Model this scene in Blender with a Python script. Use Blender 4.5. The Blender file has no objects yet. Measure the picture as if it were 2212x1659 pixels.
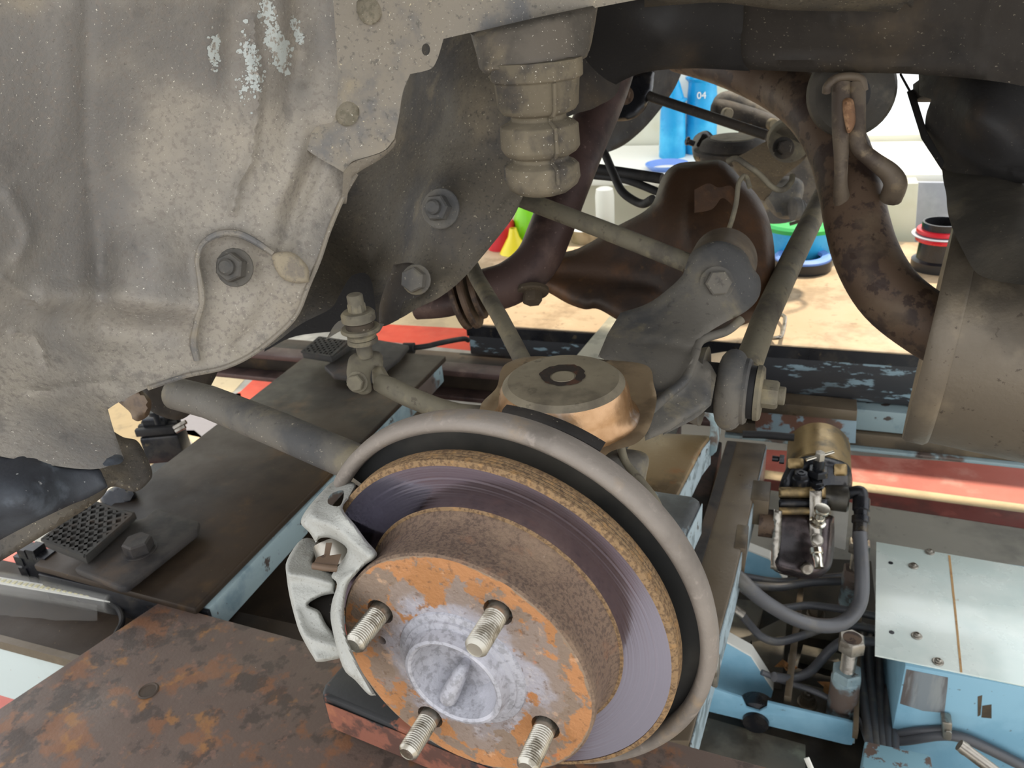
import bpy, bmesh, math, random
import numpy as np
from mathutils import Vector, Matrix
from mathutils.geometry import delaunay_2d_cdt
random.seed(7)
R_ = math.radians
C = bpy.context.scene.collection
sc = bpy.context.scene

# ------------------------------------------------------------------ camera, world, sun, exposure
F, CX, CY = 1700.0, 1106.0, 829.5
_D = Vector((0.173, 1.962, 1.0)).normalized()                      # straight down, seen by the lens
_A = Vector(((1780-CX)/F, (-20-CY)/F, 1.0))
_A = (_A - _D*_A.dot(_D)).normalized()                             # along the axle, into the car
_X = _A.cross(-_D).normalized()                                    # towards the car's tail
CAM = Vector((0.0, 0.0, 1.25))
def w(v):
    v = Vector(v)
    return Vector((_X.dot(v), _A.dot(v), -_D.dot(v)))
cd = bpy.data.cameras.new('camera'); cam = bpy.data.objects.new('camera', cd); C.objects.link(cam)
cd.sensor_width = 36.0; cd.lens = 36.0*F/2212.0; cd.clip_start = 0.01; cd.clip_end = 200
rx, uy, bz = w((1, 0, 0)), w((0, -1, 0)), w((0, 0, -1))
cam.matrix_world = Matrix(((rx.x, uy.x, bz.x, CAM.x), (rx.y, uy.y, bz.y, CAM.y), (rx.z, uy.z, bz.z, CAM.z), (0, 0, 0, 1)))
sc.camera = cam
cd.dof.use_dof = True; cd.dof.focus_distance = .53; cd.dof.aperture_fstop = 20.0
wd = bpy.data.worlds.new('World'); sc.world = wd; wd.use_nodes = True
bg = wd.node_tree.nodes['Background']
bg.inputs[0].default_value = (0.93, 0.96, 1.0, 1); bg.inputs[1].default_value = 1.25
sd = bpy.data.lights.new('sun', 'SUN'); sd.energy = 3.3; sd.angle = R_(3); sd.color = (1.0, 0.86, 0.66)
sun = bpy.data.objects.new('sun', sd); C.objects.link(sun)
sun.rotation_euler = Vector((-0.16, -0.47, -0.87)).to_track_quat('-Z', 'Y').to_euler(); sun.location = (1, 6, 5)
sc.view_settings.view_transform = 'Standard'; sc.view_settings.look = 'None'
sc.view_settings.gamma = 1.0; sc.view_settings.use_curve_mapping = False
sc.view_settings.exposure = 0.85

# ------------------------------------------------------------------ placing
def ray(px, py): return w(((px-CX)/F, (py-CY)/F, 1.0))
def P(px, py, z): return CAM + ray(px, py)*z
def onZ(px, py, Z): r = ray(px, py); return CAM + r*((Z-CAM.z)/r.z)
def onY(px, py, Y): r = ray(px, py); return CAM + r*((Y-CAM.y)/r.y)
def onplane(px, py, p, n): r = ray(px, py); return CAM + r*((p-CAM).dot(n)/r.dot(n))
def pix(p):
    d = p-CAM
    x, y, z = rx.dot(d), -uy.dot(d), -bz.dot(d)
    return (CX+F*x/z, CY+F*y/z, z)
def vert(p, py):
    """point on the vertical through p that the lens sees at row py"""
    lo, hi = -2.0, 2.0
    for _ in range(50):
        m = (lo+hi)/2
        if pix(p+Vector((0, 0, m)))[1] > py: lo = m
        else: hi = m
    return p+Vector((0, 0, (lo+hi)/2))

# ------------------------------------------------------------------ objects
ORG = {}
def thing(name, label, cat, loc, group=None):
    o = bpy.data.objects.new(name, None); C.objects.link(o); o.location = loc; o.empty_display_size = .02
    ORG[o] = Vector(loc); o['label'] = label; o['category'] = cat
    if group: o['group'] = group
    return o
def tag(o, label, cat, group=None):
    o['label'] = label; o['category'] = cat
    if group: o['group'] = group
    return o
class MB:
    def __init__(s): s.v = []; s.f = []
    def add(s, vs, fs):
        b = len(s.v); s.v += [Vector(v) for v in vs]; s.f += [tuple(i+b for i in f) for f in fs]; return s
    def build(s, name, mat, parent=None, ang=35, bevel=0, label=None, kind=None, weld=True, zax=None):
        vs = s.v; Q = None
        if zax is not None: Q = Vector((0, 0, 1)).rotation_difference(Vector(zax)); Qi = Q.inverted()
        if parent is not None: org = ORG[parent]
        else:
            n = len(vs); org = Vector((sum(v.x for v in vs)/n, sum(v.y for v in vs)/n, min(v.z for v in vs)))
        me = bpy.data.meshes.new(name)
        bm = bmesh.new()
        bv = [bm.verts.new(v-org if Q is None else Qi @ (v-org)) for v in vs]
        for f in s.f:
            try: bm.faces.new([bv[i] for i in f])
            except ValueError: pass
        if weld: bmesh.ops.remove_doubles(bm, verts=bm.verts, dist=1e-6)
        bmesh.ops.recalc_face_normals(bm, faces=bm.faces)
        if bevel:
            es = [e for e in bm.edges if len(e.link_faces) == 2 and e.calc_face_angle(0) > R_(30)]
            bmesh.ops.bevel(bm, geom=es, offset=bevel, segments=2, profile=.5, affect='EDGES', clamp_overlap=True)
        bm.to_mesh(me); bm.free()
        me.polygons.foreach_set('use_smooth', [True]*len(me.polygons))
        me.set_sharp_from_angle(angle=R_(ang))
        me.materials.append(mat)
        o = bpy.data.objects.new(name, me); C.objects.link(o)
        if parent is not None: o.parent = parent
        else: o.location = org
        if Q is not None: o.rotation_mode = 'QUATERNION'; o.rotation_quaternion = Q
        ORG[o] = org
        if label: o['label'] = label
        if kind: o['kind'] = kind
        return o
def frame_of(n):
    n = Vector(n).normalized()
    h = Vector((0, 0, 1)) if abs(n.z) < .9 else Vector((1, 0, 0))
    ex = h.cross(n).normalized(); return ex, n.cross(ex), n
def catmull(pts, per=8):
    pts = [np.array(p, float) for p in pts]
    if len(pts) < 3: return pts
    q = [2*pts[0]-pts[1]]+pts+[2*pts[-1]-pts[-2]]; out = []
    for i in range(1, len(q)-2):
        a, b, c, d = q[i-1:i+3]
        for k in range(per):
            t = k/per
            out.append(.5*((2*b)+(c-a)*t+(2*a-5*b+4*c-d)*t*t+(3*b-a-3*c+d)*t**3))
    out.append(pts[-1]); return out
def tube(mb, pts, r, n=14, per=8, smooth=True, cap=True, flat=1.0):
    """a bent round bar through world points; r a radius or one per point"""
    rr = r if isinstance(r, (list, tuple)) else [r]*len(pts)
    d = [list(p)+[q] for p, q in zip(pts, rr)]
    s = catmull(d, per) if smooth and len(pts) > 2 else [np.array(x, float) for x in d]
    c = [Vector(x[:3]) for x in s]; rad = [x[3] for x in s]
    vs, fs = [], []; t0 = (c[1]-c[0]).normalized(); ex = frame_of(t0)[0]
    for i in range(len(c)):
        t = (c[min(i+1, len(c)-1)]-c[max(i-1, 0)]).normalized()
        ex = (ex-t*ex.dot(t)).normalized(); ey = t.cross(ex)
        for k in range(n):
            a = 2*math.pi*k/n; vs.append(c[i]+ex*(rad[i]*math.cos(a))+ey*(rad[i]*flat*math.sin(a)))
    for i in range(len(c)-1):
        for k in range(n):
            fs.append((i*n+k, i*n+(k+1) % n, (i+1)*n+(k+1) % n, (i+1)*n+k))
    if cap: fs.append(tuple(range(n))[::-1]); fs.append(tuple((len(c)-1)*n+k for k in range(n)))
    return mb.add(vs, fs)
def pt(*a): return [P(*q) for q in a]
def lathe(mb, prof, o, ax, n=40, a0=0, a1=360, closed=False, ex=None):
    """turn a profile of (radius, height along ax)"""
    fx, fy, nz = frame_of(ax)
    if ex is not None: fx = (Vector(ex)-nz*Vector(ex).dot(nz)).normalized(); fy = nz.cross(fx)
    full = abs(a1-a0-360) < 1e-6; m = n if full else n+1; vs, fs = [], []; k = len(prof)
    for i in range(m):
        a = R_(a0+(a1-a0)*i/n); d = fx*math.cos(a)+fy*math.sin(a)
        for r, h in prof: vs.append(o+d*r+nz*h)
    for i in range(n):
        j = (i+1) % m
        for q in range(k if closed else k-1):
            q2 = (q+1) % k; fs.append((i*k+q, j*k+q, j*k+q2, i*k+q2))
    if not full and closed: fs.append(tuple(range(k))); fs.append(tuple(n*k+q for q in range(k))[::-1])
    if not closed and full:
        for q in (0, k-1):
            if prof[q][0] > 1e-6: fs.append(tuple(i*k+q for i in range(m)))
    return mb.add(vs, [tuple(dict.fromkeys(f)) for f in fs])
def cyl(mb, o, ax, r, h, n=24, ch=0.0):
    c = min(ch, r*.4, h*.4)
    return lathe(mb, [(0, 0), (r, 0), (r, h-c), (r-c, h), (0, h)], o, ax, n)
def hexa(mb, o, ax, r, h, rot=0):
    return lathe(mb, [(0, 0), (r, 0), (r, h*.85), (r*.88, h), (0, h)], o, ax, 6, rot, rot+360)
def bolt(mb, o, ax, r, h, wr=0, wh=0, tip=0, rot=10):
    if wr: cyl(mb, o, ax, wr, wh, 20, wh*.3)
    a = Vector(ax).normalized(); hexa(mb, o+a*wh, ax, r, h, rot)
    if tip: cyl(mb, o+a*(wh+h), ax, r*.55, tip, 14, tip*.3)
    return mb
def boxv(mb, o, a, b, c):
    """box from a corner and three edge vectors"""
    o, a, b, c = map(Vector, (o, a, b, c))
    v = [o, o+a, o+a+b, o+b, o+c, o+a+c, o+a+b+c, o+b+c]
    return mb.add(v, [(0, 3, 2, 1), (4, 5, 6, 7), (0, 1, 5, 4), (1, 2, 6, 5), (2, 3, 7, 6), (3, 0, 4, 7)])
def box(mb, x0, x1, y0, y1, z0, z1): return boxv(mb, (x0, y0, z0), (x1-x0, 0, 0), (0, y1-y0, 0), (0, 0, z1-z0))
def prism(mb, pts, vec):
    n = len(pts); vec = Vector(vec)
    vs = [Vector(p) for p in pts]+[Vector(p)+vec for p in pts]
    return mb.add(vs, [tuple(range(n))[::-1], tuple(range(n, 2*n))]+[(i, (i+1) % n, n+(i+1) % n, n+i) for i in range(n)])
def loopc(pts, per=6):
    """closed outline; points flagged with a third entry stay corners, the rest are rounded"""
    n = len(pts); cor = [len(p) > 2 for p in pts]; out = []
    for i in range(n):
        a, b, c, d = (np.array(pts[(i+k) % n][:2], float) for k in (-1, 0, 1, 2))
        if cor[i]: a = 2*b-c
        if cor[(i+1) % n]: d = 2*c-b
        if cor[i] and cor[(i+1) % n]: out.append(b); continue
        for k in range(per):
            t = k/per; out.append(.5*((2*b)+(c-a)*t+(2*a-5*b+4*c-d)*t*t+(3*b-a-3*c+d)*t**3))
    return out
def inside(poly, q):
    x, y = q[:, 0], q[:, 1]; r = np.zeros(len(q), bool); n = len(poly)
    for i in range(n):
        x1, y1 = poly[i]; x2, y2 = poly[(i+1) % n]
        if y1 == y2: continue
        r ^= ((y1 > y) != (y2 > y)) & (x < (x2-x1)*(y-y1)/(y2-y1)+x1)
    return r
def segdist(q, pl, close=False):
    d = np.full(len(q), 1e9); m = len(pl) if close else len(pl)-1
    for i in range(m):
        a = np.array(pl[i][:2], float); b = np.array(pl[(i+1) % len(pl)][:2], float); ab = b-a
        t = np.clip(((q-a)@ab)/max(ab@ab, 1e-12), 0, 1); e = q-a-t[:, None]*ab
        d = np.minimum(d, np.hypot(e[:, 0], e[:, 1]))
    return d
def resample(poly, step):
    out = []; n = len(poly)
    for i in range(n):
        a, b = np.array(poly[i], float), np.array(poly[(i+1) % n], float)
        k = max(1, int(np.hypot(*(b-a))/step+.5)); out += [a+(b-a)*j/k for j in range(k)]
    return out
def triang(poly, holes, step):
    loops = [resample(poly, step)]+[resample(h, step*.6) for h in holes]
    pts, eds = [], []
    for L in loops:
        b = len(pts); pts += [tuple(p) for p in L]; eds += [(b+i, b+(i+1) % len(L)) for i in range(len(L))]
    A = np.array(loops[0]); x0, y0 = A.min(0); x1, y1 = A.max(0)
    g = [(x0+(i+.5*(j % 2))*step, y0+j*step*.87) for j in range(int((y1-y0)/step/.87)+2) for i in range(int((x1-x0)/step)+2)]
    g = np.array(g); k = inside(poly, g)
    for h in holes: k &= ~inside(h, g)
    for L in loops: k &= segdist(g, L, True) > step*.55
    pts += [tuple(p) for p in g[k]]
    r = delaunay_2d_cdt([Vector(p) for p in pts], eds, [], 0, 1e-7)
    V = np.array([tuple(v) for v in r[0]]); T = [f for f in r[2] if len(f) == 3]
    cen = np.array([V[list(f)].mean(0) for f in T]); k = inside(poly, cen)
    for h in holes: k &= ~inside(h, cen)
    return V, [f for f, q in zip(T, k) if q]
def tps(ctrl):
    c = np.array(ctrl, float); n = len(c)
    if n < 3: return lambda q: np.full(len(q), c[0, 2])
    X = c[:, :2]/500.0
    def K(a, b):
        d = np.hypot(a[:, None, 0]-b[None, :, 0], a[:, None, 1]-b[None, :, 1]); return d*d*np.log(d+1e-9)
    Pm = np.hstack([np.ones((n, 1)), X]); M = np.zeros((n+3, n+3))
    M[:n, :n] = K(X, X)+np.eye(n)*1e-4; M[:n, n:] = Pm; M[n:, :n] = Pm.T
    s = np.linalg.solve(M+1e-9*np.eye(n+3), np.concatenate([c[:, 2], np.zeros(3)]))
    def f(q):
        q = np.asarray(q, float)/500.0
        return K(q, X)@s[:n]+s[n]+q@s[n+1:]
    return f
def slab(mb, V, T, top, bot):
    n = len(V); cnt = {}
    for f in T:
        for i in range(3):
            e = (f[i], f[(i+1) % 3]); cnt[tuple(sorted(e))] = cnt.get(tuple(sorted(e)), 0)+1
    fs = [tuple(f) for f in T]+[tuple(i+n for i in f)[::-1] for f in T]
    for f in T:
        for i in range(3):
            a, b = f[i], f[(i+1) % 3]
            if cnt[tuple(sorted((a, b)))] == 1: fs.append((b, a, a+n, b+n))
    return mb.add(list(top)+list(bot), fs)
def relief(mb, outline, ctrl, thick=.003, step=14, holes=(), feats=(), rnd=0, rd=0, per=6, dirn=None):
    """a pressed or cast panel: its outline, its depth surface (metres), raised lines and bosses, rounded edge, real thickness"""
    poly = loopc(outline, per); hs = [loopc(h, per) for h in holes]
    V, T = triang(poly, hs, step)
    z = (ctrl if callable(ctrl) else tps(ctrl))(V)
    for f in feats:
        if f[0] == 'line':
            d = segdist(V, catmull([p[:2] for p in f[1]], 6)); z = z-f[3]*np.exp(-(d/f[2])**2)
        elif f[0] == 'blob':
            z = z-f[6]*np.exp(-((V[:, 0]-f[1])/f[4])**2-((V[:, 1]-f[2])/f[5])**2)
        elif f[0] == 'plat':          # flat boss with soft walls
            d = np.hypot((V[:, 0]-f[1])/f[4], (V[:, 1]-f[2])/f[5]); z = z-f[6]/(1+np.exp((d-1)*f[7]))
    if rnd:
        d = np.clip(segdist(V, poly, True)/rnd, 0, 1); z = z+rd*(1-np.sqrt(np.maximum(0, 1-(1-d)**2)))
    top = [P(x, y, q) for (x, y), q in zip(V, z)]
    bot = [t+Vector(dirn)*thick for t in top] if dirn is not None else [P(x, y, q+thick) for (x, y), q in zip(V, z)]
    return slab(mb, V, T, top, bot)
def plate(mb, poly, holes, o, ex, ey, th, step):
    """flat plate with holes in the plane ex, ey (metres), th thick along -(ex x ey)"""
    ex, ey = Vector(ex), Vector(ey); n = ex.cross(ey)
    V, T = triang(poly, holes, step)
    top = [o+ex*x+ey*y for x, y in V]
    return slab(mb, V, T, top, [t-n*th for t in top])
def circ(x, y, r, n=24, ry=None): return [(x+r*math.cos(2*math.pi*i/n), y+(ry or r)*math.sin(2*math.pi*i/n)) for i in range(n)]
def rbox(x0, y0, x1, y1, r, n=4):
    out = []
    for cx, cy, a in ((x1-r, y1-r, 0), (x0+r, y1-r, 90), (x0+r, y0+r, 180), (x1-r, y0+r, 270)):
        out += [(cx+r*math.cos(R_(a+90*i/n)), cy+r*math.sin(R_(a+90*i/n))) for i in range(n+1)]
    return out

# ------------------------------------------------------------------ materials
def lin(h):
    h = h.lstrip('#'); o = []
    for i in (0, 2, 4):
        c = int(h[i:i+2], 16)/255; o.append(c/12.92 if c <= .04045 else ((c+.055)/1.055)**2.4)
    return (*o, 1)
def M(name, base, layers=(), rough=.6, metal=0.0, bump=.15, bsc=90, spec=.5, rvar=.15, radial=None, alpha=1.0, trans=0.0, emit=None, bdist=.002, stretch=None, rings=0, aniso=0, coat=0, post=()):
    """layers: (colour, noise scale, from, to) mixed over the base in turn; radial: (colour, radius 1, radius 2, wobble) about the z of the object"""
    m = bpy.data.materials.new(name); m.use_nodes = True; nt = m.node_tree; N = nt.nodes; L = nt.links
    b = N['Principled BSDF']; tc = N.new('ShaderNodeTexCoord'); co = tc.outputs['Object']
    if stretch:
        mp = N.new('ShaderNodeMapping'); mp.inputs['Scale'].default_value = stretch; L.new(co, mp.inputs[0]); co = mp.outputs[0]
    col = None; k = 0
    def mixc(fac, c):
        nonlocal col
        mx = N.new('ShaderNodeMix'); mx.data_type = 'RGBA'; L.new(fac, mx.inputs[0])
        if col is None: mx.inputs[6].default_value = lin(base)
        else: L.new(col, mx.inputs[6])
        mx.inputs[7].default_value = lin(c); col = mx.outputs[2]
    def noise(s, seed, det=5.0, ro=.6):
        a = N.new('ShaderNodeVectorMath'); a.inputs[1].default_value = (seed*3.1, seed*1.7, seed*2.3); L.new(co, a.inputs[0])
        n = N.new('ShaderNodeTexNoise'); n.inputs['Scale'].default_value = s; n.inputs['Detail'].default_value = det; n.inputs['Roughness'].default_value = ro
        L.new(a.outputs[0], n.inputs['Vector']); return n.outputs[0]
    def rng(v, lo, hi):
        r = N.new('ShaderNodeMapRange'); r.interpolation_type = 'SMOOTHSTEP'; L.new(v, r.inputs[0]); r.inputs[1].default_value = lo; r.inputs[2].default_value = hi; return r.outputs[0]
    def math_(op, a, c):
        q = N.new('ShaderNodeMath'); q.operation = op
        for i, x in enumerate((a, c)):
            if isinstance(x, (int, float)): q.inputs[i].default_value = x
            else: L.new(x, q.inputs[i])
        return q.outputs[0]
    if radial:
        sp = N.new('ShaderNodeVectorMath'); sp.operation = 'LENGTH'; L.new(tc.outputs['Object'], sp.inputs[0]); dist = sp.outputs['Value']
    for ly in layers:
        k += 1; f = rng(noise(ly[1], k), ly[2], ly[3])
        if len(ly) > 4: f = math_('MULTIPLY', f, ly[4])
        mixc(f, ly[0])
    for ly in (radial or ()):
        k += 1; d = math_('ADD', dist, math_('MULTIPLY', math_('SUBTRACT', noise(45, k), .5), ly[3])); mixc(rng(d, ly[1], ly[2]), ly[0])
    for ly in post:
        k += 1; mixc(math_('MULTIPLY', rng(noise(ly[1], k), ly[2], ly[3]), ly[4]), ly[0])
    if col is None: b.inputs['Base Color'].default_value = lin(base)
    else: L.new(col, b.inputs['Base Color'])
    b.inputs['Metallic'].default_value = metal; b.inputs['Specular IOR Level'].default_value = spec
    if rvar:
        r = N.new('ShaderNodeMapRange'); L.new(noise(14, 9), r.inputs[0]); r.inputs[1].default_value = .3; r.inputs[2].default_value = .7
        r.inputs[3].default_value = max(.04, rough-rvar); r.inputs[4].default_value = min(1, rough+rvar); L.new(r.outputs[0], b.inputs['Roughness'])
    else: b.inputs['Roughness'].default_value = rough
    if bump:
        bp = N.new('ShaderNodeBump'); bp.inputs['Strength'].default_value = bump; bp.inputs['Distance'].default_value = bdist
        L.new(noise(bsc, 11, 6), bp.inputs['Height']); L.new(bp.outputs[0], b.inputs['Normal'])
    if coat: b.inputs['Coat Weight'].default_value = coat; b.inputs['Coat Roughness'].default_value = .12
    if aniso:
        b.inputs['Anisotropic'].default_value = aniso; tg = N.new('ShaderNodeTangent'); tg.direction_type = 'RADIAL'; tg.axis = 'Z'; L.new(tg.outputs[0], b.inputs['Tangent'])
    if rings:
        xy = N.new('ShaderNodeVectorMath'); xy.operation = 'MULTIPLY'; xy.inputs[1].default_value = (1, 1, 0); L.new(tc.outputs['Object'], xy.inputs[0])
        le = N.new('ShaderNodeVectorMath'); le.operation = 'LENGTH'; L.new(xy.outputs[0], le.inputs[0])
        n1 = N.new('ShaderNodeTexNoise'); n1.noise_dimensions = '1D'; n1.inputs['Scale'].default_value = rings; n1.inputs['Detail'].default_value = 4; L.new(le.outputs['Value'], n1.inputs['W'])
        bp = N.new('ShaderNodeBump'); bp.inputs['Strength'].default_value = .05; bp.inputs['Distance'].default_value = .0004; L.new(n1.outputs[0], bp.inputs['Height']); L.new(bp.outputs[0], b.inputs['Normal'])
        rm = N.new('ShaderNodeMapRange'); L.new(n1.outputs[0], rm.inputs[0]); rm.inputs[1].default_value = .3; rm.inputs[2].default_value = .7; rm.inputs[3].default_value = rough-.06; rm.inputs[4].default_value = rough+.1; L.new(rm.outputs[0], b.inputs['Roughness'])
    if trans: b.inputs['Transmission Weight'].default_value = trans
    b.inputs['Alpha'].default_value = alpha
    if emit: b.inputs['Emission Color'].default_value = lin(emit[0]); b.inputs['Emission Strength'].default_value = emit[1]
    return m
SPK = ('#e2dccd', 520, .665, .69)
m_liner = M('grey underseal', '#aaa193', [('#7d7974', 5, .40, .64), ('#b3a48a', 4, .5, .68), ('#6a6662', 45, .58, .7, .5), ('#847c74', 220, .50, .64, .6), ('#5a5652', 520, .62, .68, .5), SPK], .68, 0, .5, 240, spec=.35)
m_flange = M('grey dusty panel', '#948b7d', [('#6b6b6c', 14, .50, .64, .8), ('#a8997e', 9, .52, .7), ('#5a5753', 220, .56, .68, .6), SPK, ('#d8c9a8', 330, .68, .70)], .62, 0, .4, 220, spec=.4)
m_dust = M('pale dried mud', '#a3967f', [('#8a8072', 60, .45, .6), ('#6f6a62', 400, .58, .66, .5)], .9, 0, .5, 160)
m_dark = M('dark underbody', '#37322d', [('#4f4436', 7, .48, .68), ('#221f1d', 10, .5, .7), ('#8d8474', 330, .66, .69, .7)], .7, 0, .3, 180, spec=.3)
m_black = M('black underbody', '#2b2928', [('#43392f', 8, .5, .7), ('#8d8474', 330, .68, .72, .8)], .65, 0, .3, 150, spec=.35)
m_frame = M('dusty chassis', '#5a5348', [('#47433f', 8, .45, .62), ('#6b6151', 16, .52, .7), ('#3a3733', 260, .56, .66, .6), ('#b0a58c', 330, .655, .68, .8)], .75, 0, .4, 200, spec=.3)
m_stop = M('dusty bump rubber', '#6f6656', [('#4f4a44', 25, .5, .66), ('#857a66', 12, .5, .7), SPK], .85, 0, .25, 120, spec=.25)
m_cup = M('dusty bracket', '#6c645a', [('#544f48', 12, .46, .62), ('#7f7462', 22, .52, .7), SPK], .75, 0, .2, 150, spec=.3)
m_arm = M('grey dusty steel', '#67625a', [('#4c4b4a', 10, .46, .62), ('#7b725f', 18, .52, .68), ('#3b3836', 120, .6, .7, .5), ('#a89f8d', 330, .67, .69, .7)], .7, .1, .3, 200, spec=.35)
m_link = M('dusty link', '#77705f', [('#5d574d', 14, .46, .62), ('#8a8068', 30, .52, .7), ('#4b423a', 90, .6, .7, .6)], .75, .1, .3, 160, spec=.3)
m_beam = M('brown axle steel', '#4a3423', [('#2c2018', 7, .45, .62), ('#6a4626', 9, .53, .72), ('#755535', 60, .6, .72, .4)], .6, .2, .25, 120)
m_exh = M('brown exhaust steel', '#5e4b3b', [('#3f312a', 26, .50, .56), ('#6f5e4b', 14, .5, .7, .7), ('#38281f', 60, .58, .63, .85)], .6, .2, .15, 120)
m_rod = M('dusty hanger rod', '#66594a', [('#4c4036', 20, .48, .62), ('#7a6a54', 60, .54, .7)], .65, .2, .2, 200)
m_exhr = M('red brown exhaust', '#503d38', [('#382a28', 12, .46, .62), ('#6b564d', 18, .54, .72), ('#8a776c', 200, .64, .7, .5)], .55, .25, .15, 140)
m_muf = M('dusty muffler steel', '#6a6052', [('#534b40', 8, .46, .64), ('#7c705e', 14, .52, .7), ('#453b31', 150, .64, .69, .8)], .5, .4, .2, 200)
m_shield = M('dark heat shield', '#565046', [('#3e3a34', 6, .45, .65), ('#675f50', 18, .52, .7), ('#a79d88', 330, .68, .7, .5)], .65, .2, .25, 160)
m_disc = M('machined iron', '#aaa6ba', [], .15, 1.0, 0, 300, rvar=0, rings=700, aniso=.5)
m_rust = M('rust edge', '#8a7052', [('#6a5540', 420, .46, .58), ('#a07c52', 160, .54, .68, .7), ('#b27a40', 30, .64, .72, .7)], .88, .0, .7, 700, spec=.2)
m_hatside = M('brown rusted hat', '#725e4e', [('#5a4a3f', 420, .46, .6), ('#86705b', 26, .5, .70, .6), ('#8a6248', 60, .58, .72, .4), ('#e5dfdd', 420, .74, .75)], .8, .05, .6, 600, spec=.3)
m_hat = M('rust patched iron', '#9b979c', [('#857d7c', 40, .47, .60), ('#a9a3a4', 160, .54, .66, .7)], .55, .2, .4, 300,
          radial=[('#86766b', .042, .055, .055), ('#a06f45', .058, .066, .15), ('#7f6d5e', .066, .070, .17), ('#a9764c', .070, .075, .10), ('#85725f', .0768, .0778, .01)],
          post=[('#5f4735', 240, .56, .68, .55), ('#c9a280', 110, .60, .72, .5), ('#b5642c', 60, .64, .72, .6)])
m_hub = M('lilac grey steel', '#a3a2a8', [('#8b8a8e', 260, .46, .62), ('#b5b4bb', 40, .52, .68)], .55, .3, .25, 420)
m_stud = M('bright zinc stud', '#aca79c', [('#7f786b', 90, .5, .62)], .34, .85, .08, 400)
m_cal = M('cast aluminium', '#a09f98', [('#7c7568', 22, .54, .70, .8), ('#bdbdb8', 14, .54, .7), ('#5b5348', 420, .60, .70, .5)], .62, .15, .5, 520)
m_bp = M('dusty backing plate', '#7d746b', [('#665e56', 10, .46, .62), ('#8f7b62', 26, .54, .7, .7), ('#958a80', 120, .56, .7, .5)], .65, .15, .25, 300)
m_bpin = M('backing plate inside', '#2c2c2b', [('#4a463f', 9, .5, .7)], .6, .2, .1, 200)
m_dome = M('worn seat pressing', '#8a806c', [('#746b59', 20, .48, .62), ('#9a8f79', 9, .5, .7), ('#5d5548', 60, .6, .68, .6)], .45, .45, .12, 260)
m_domeflank = M('rubbed bright flank', '#b28d68', [('#96714c', 14, .46, .6), ('#c9c6c2', 12, .54, .66)], .28, .65, .08, 260)
m_seatplate = M('tan seat plate', '#8f7b60', [('#6f5e49', 14, .46, .62), ('#a18c6c', 22, .52, .7), ('#3c342b', 18, .62, .68, .8)], .55, .2, .12, 240)
m_rubber = M('black rubber', '#232222', [('#35322e', 30, .5, .68)], .7, 0, .2, 200, spec=.4)
m_hose = M('dark hose rubber', '#4b4b4e', [('#5f5b55', 20, .5, .7)], .42, 0, .05, 200)
m_jtop = M('oily jack top', '#392e23', [('#251d16', 5, .44, .62), ('#523d24', 8, .54, .74), ('#8b7454', 300, .69, .71, .7)], .5, .1, .08, 200, rvar=.1, spec=.3)
m_blue = M('worn blue paint', '#8b9da0', [('#5d5048', 9, .53, .59), ('#71868d', 14, .5, .66), ('#443a34', 40, .62, .68)], .5, 0, .12, 150)
m_blueclean = M('sky blue paint', '#8cb8cc', [('#7aa8be', 7, .46, .64), ('#54534f', 90, .67, .71, .7)], .42, 0, .06, 150)
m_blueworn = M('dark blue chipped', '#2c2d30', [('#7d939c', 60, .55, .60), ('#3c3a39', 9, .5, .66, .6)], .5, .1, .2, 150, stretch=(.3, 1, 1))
m_brownbeam = M('brown greased steel', '#625544', [('#463d32', 8, .46, .64), ('#75654f', 16, .52, .7, .8), ('#d8cdb8', 260, .72, .74)], .42, .2, .12, 160)
m_rustplate = M('rusted runway plate', '#64534a', [('#80563a', 17, .52, .60, .85), ('#96683a', 26, .57, .66, .8), ('#453a34', 34, .52, .60, .8), ('#866455', 60, .58, .68, .6), ('#d9d0c4', 420, .72, .735)], .55, .2, .25, 240)
m_pad = M('black waffle rubber', '#34322f', [('#443b33', 26, .5, .66)], .7, 0, .15, 240, spec=.3)
m_flat = M('blackened flat bar', '#3d3936', [('#4e4238', 10, .5, .68), ('#2c2a2a', 16, .5, .66)], .65, .15, .15, 200, spec=.3)
m_tan = M('dusty plywood deck', '#b79f80', [('#9b8466', 10, .46, .62), ('#c9b393', 5, .5, .7), ('#7e6a52', 50, .6, .7, .6)], .55, 0, .1, 120)
m_floor = M('grey concrete', '#aca79b', [('#838079', 3, .44, .64), ('#b3aea2', 6, .52, .7), ('#5f5b55', 25, .62, .74, .6)], .6, 0, .15, 60)
m_red = M('faded red floor paint', '#c4675a', [('#b0574c', 4, .46, .64), ('#cf8578', 9, .54, .7)], .5, 0, .08, 80)
m_redhot = M('orange red floor paint', '#e0523a', [('#d04a35', 5, .46, .64)], .5, 0, .06, 80)
m_dred = M('dark red floor paint', '#7c2f2a', [('#5f2724', 7, .46, .64), ('#93443b', 18, .54, .7)], .5, 0, .08, 80)
m_cream = M('cream floor paint', '#cdb892', [('#b9a584', 7, .46, .64), ('#a08d70', 30, .58, .7, .6)], .55, 0, .08, 80)
m_white = M('white enamel panel', '#e2eae2', [('#cfdcd5', 4, .46, .64), ('#a58a66', 60, .68, .73, .6)], .28, .1, .03, 160, rvar=.06, coat=.8)
m_steel = M('plain steel', '#9c968c', [('#6f685f', 40, .5, .66)], .35, .9, .08, 220)
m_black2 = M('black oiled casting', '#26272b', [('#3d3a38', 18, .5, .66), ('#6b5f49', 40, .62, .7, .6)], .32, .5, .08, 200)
m_gold = M('dusty gold casting', '#8c7650', [('#5e5340', 16, .48, .64), ('#a48c60', 9, .54, .72)], .4, .6, .1, 200)
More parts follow.
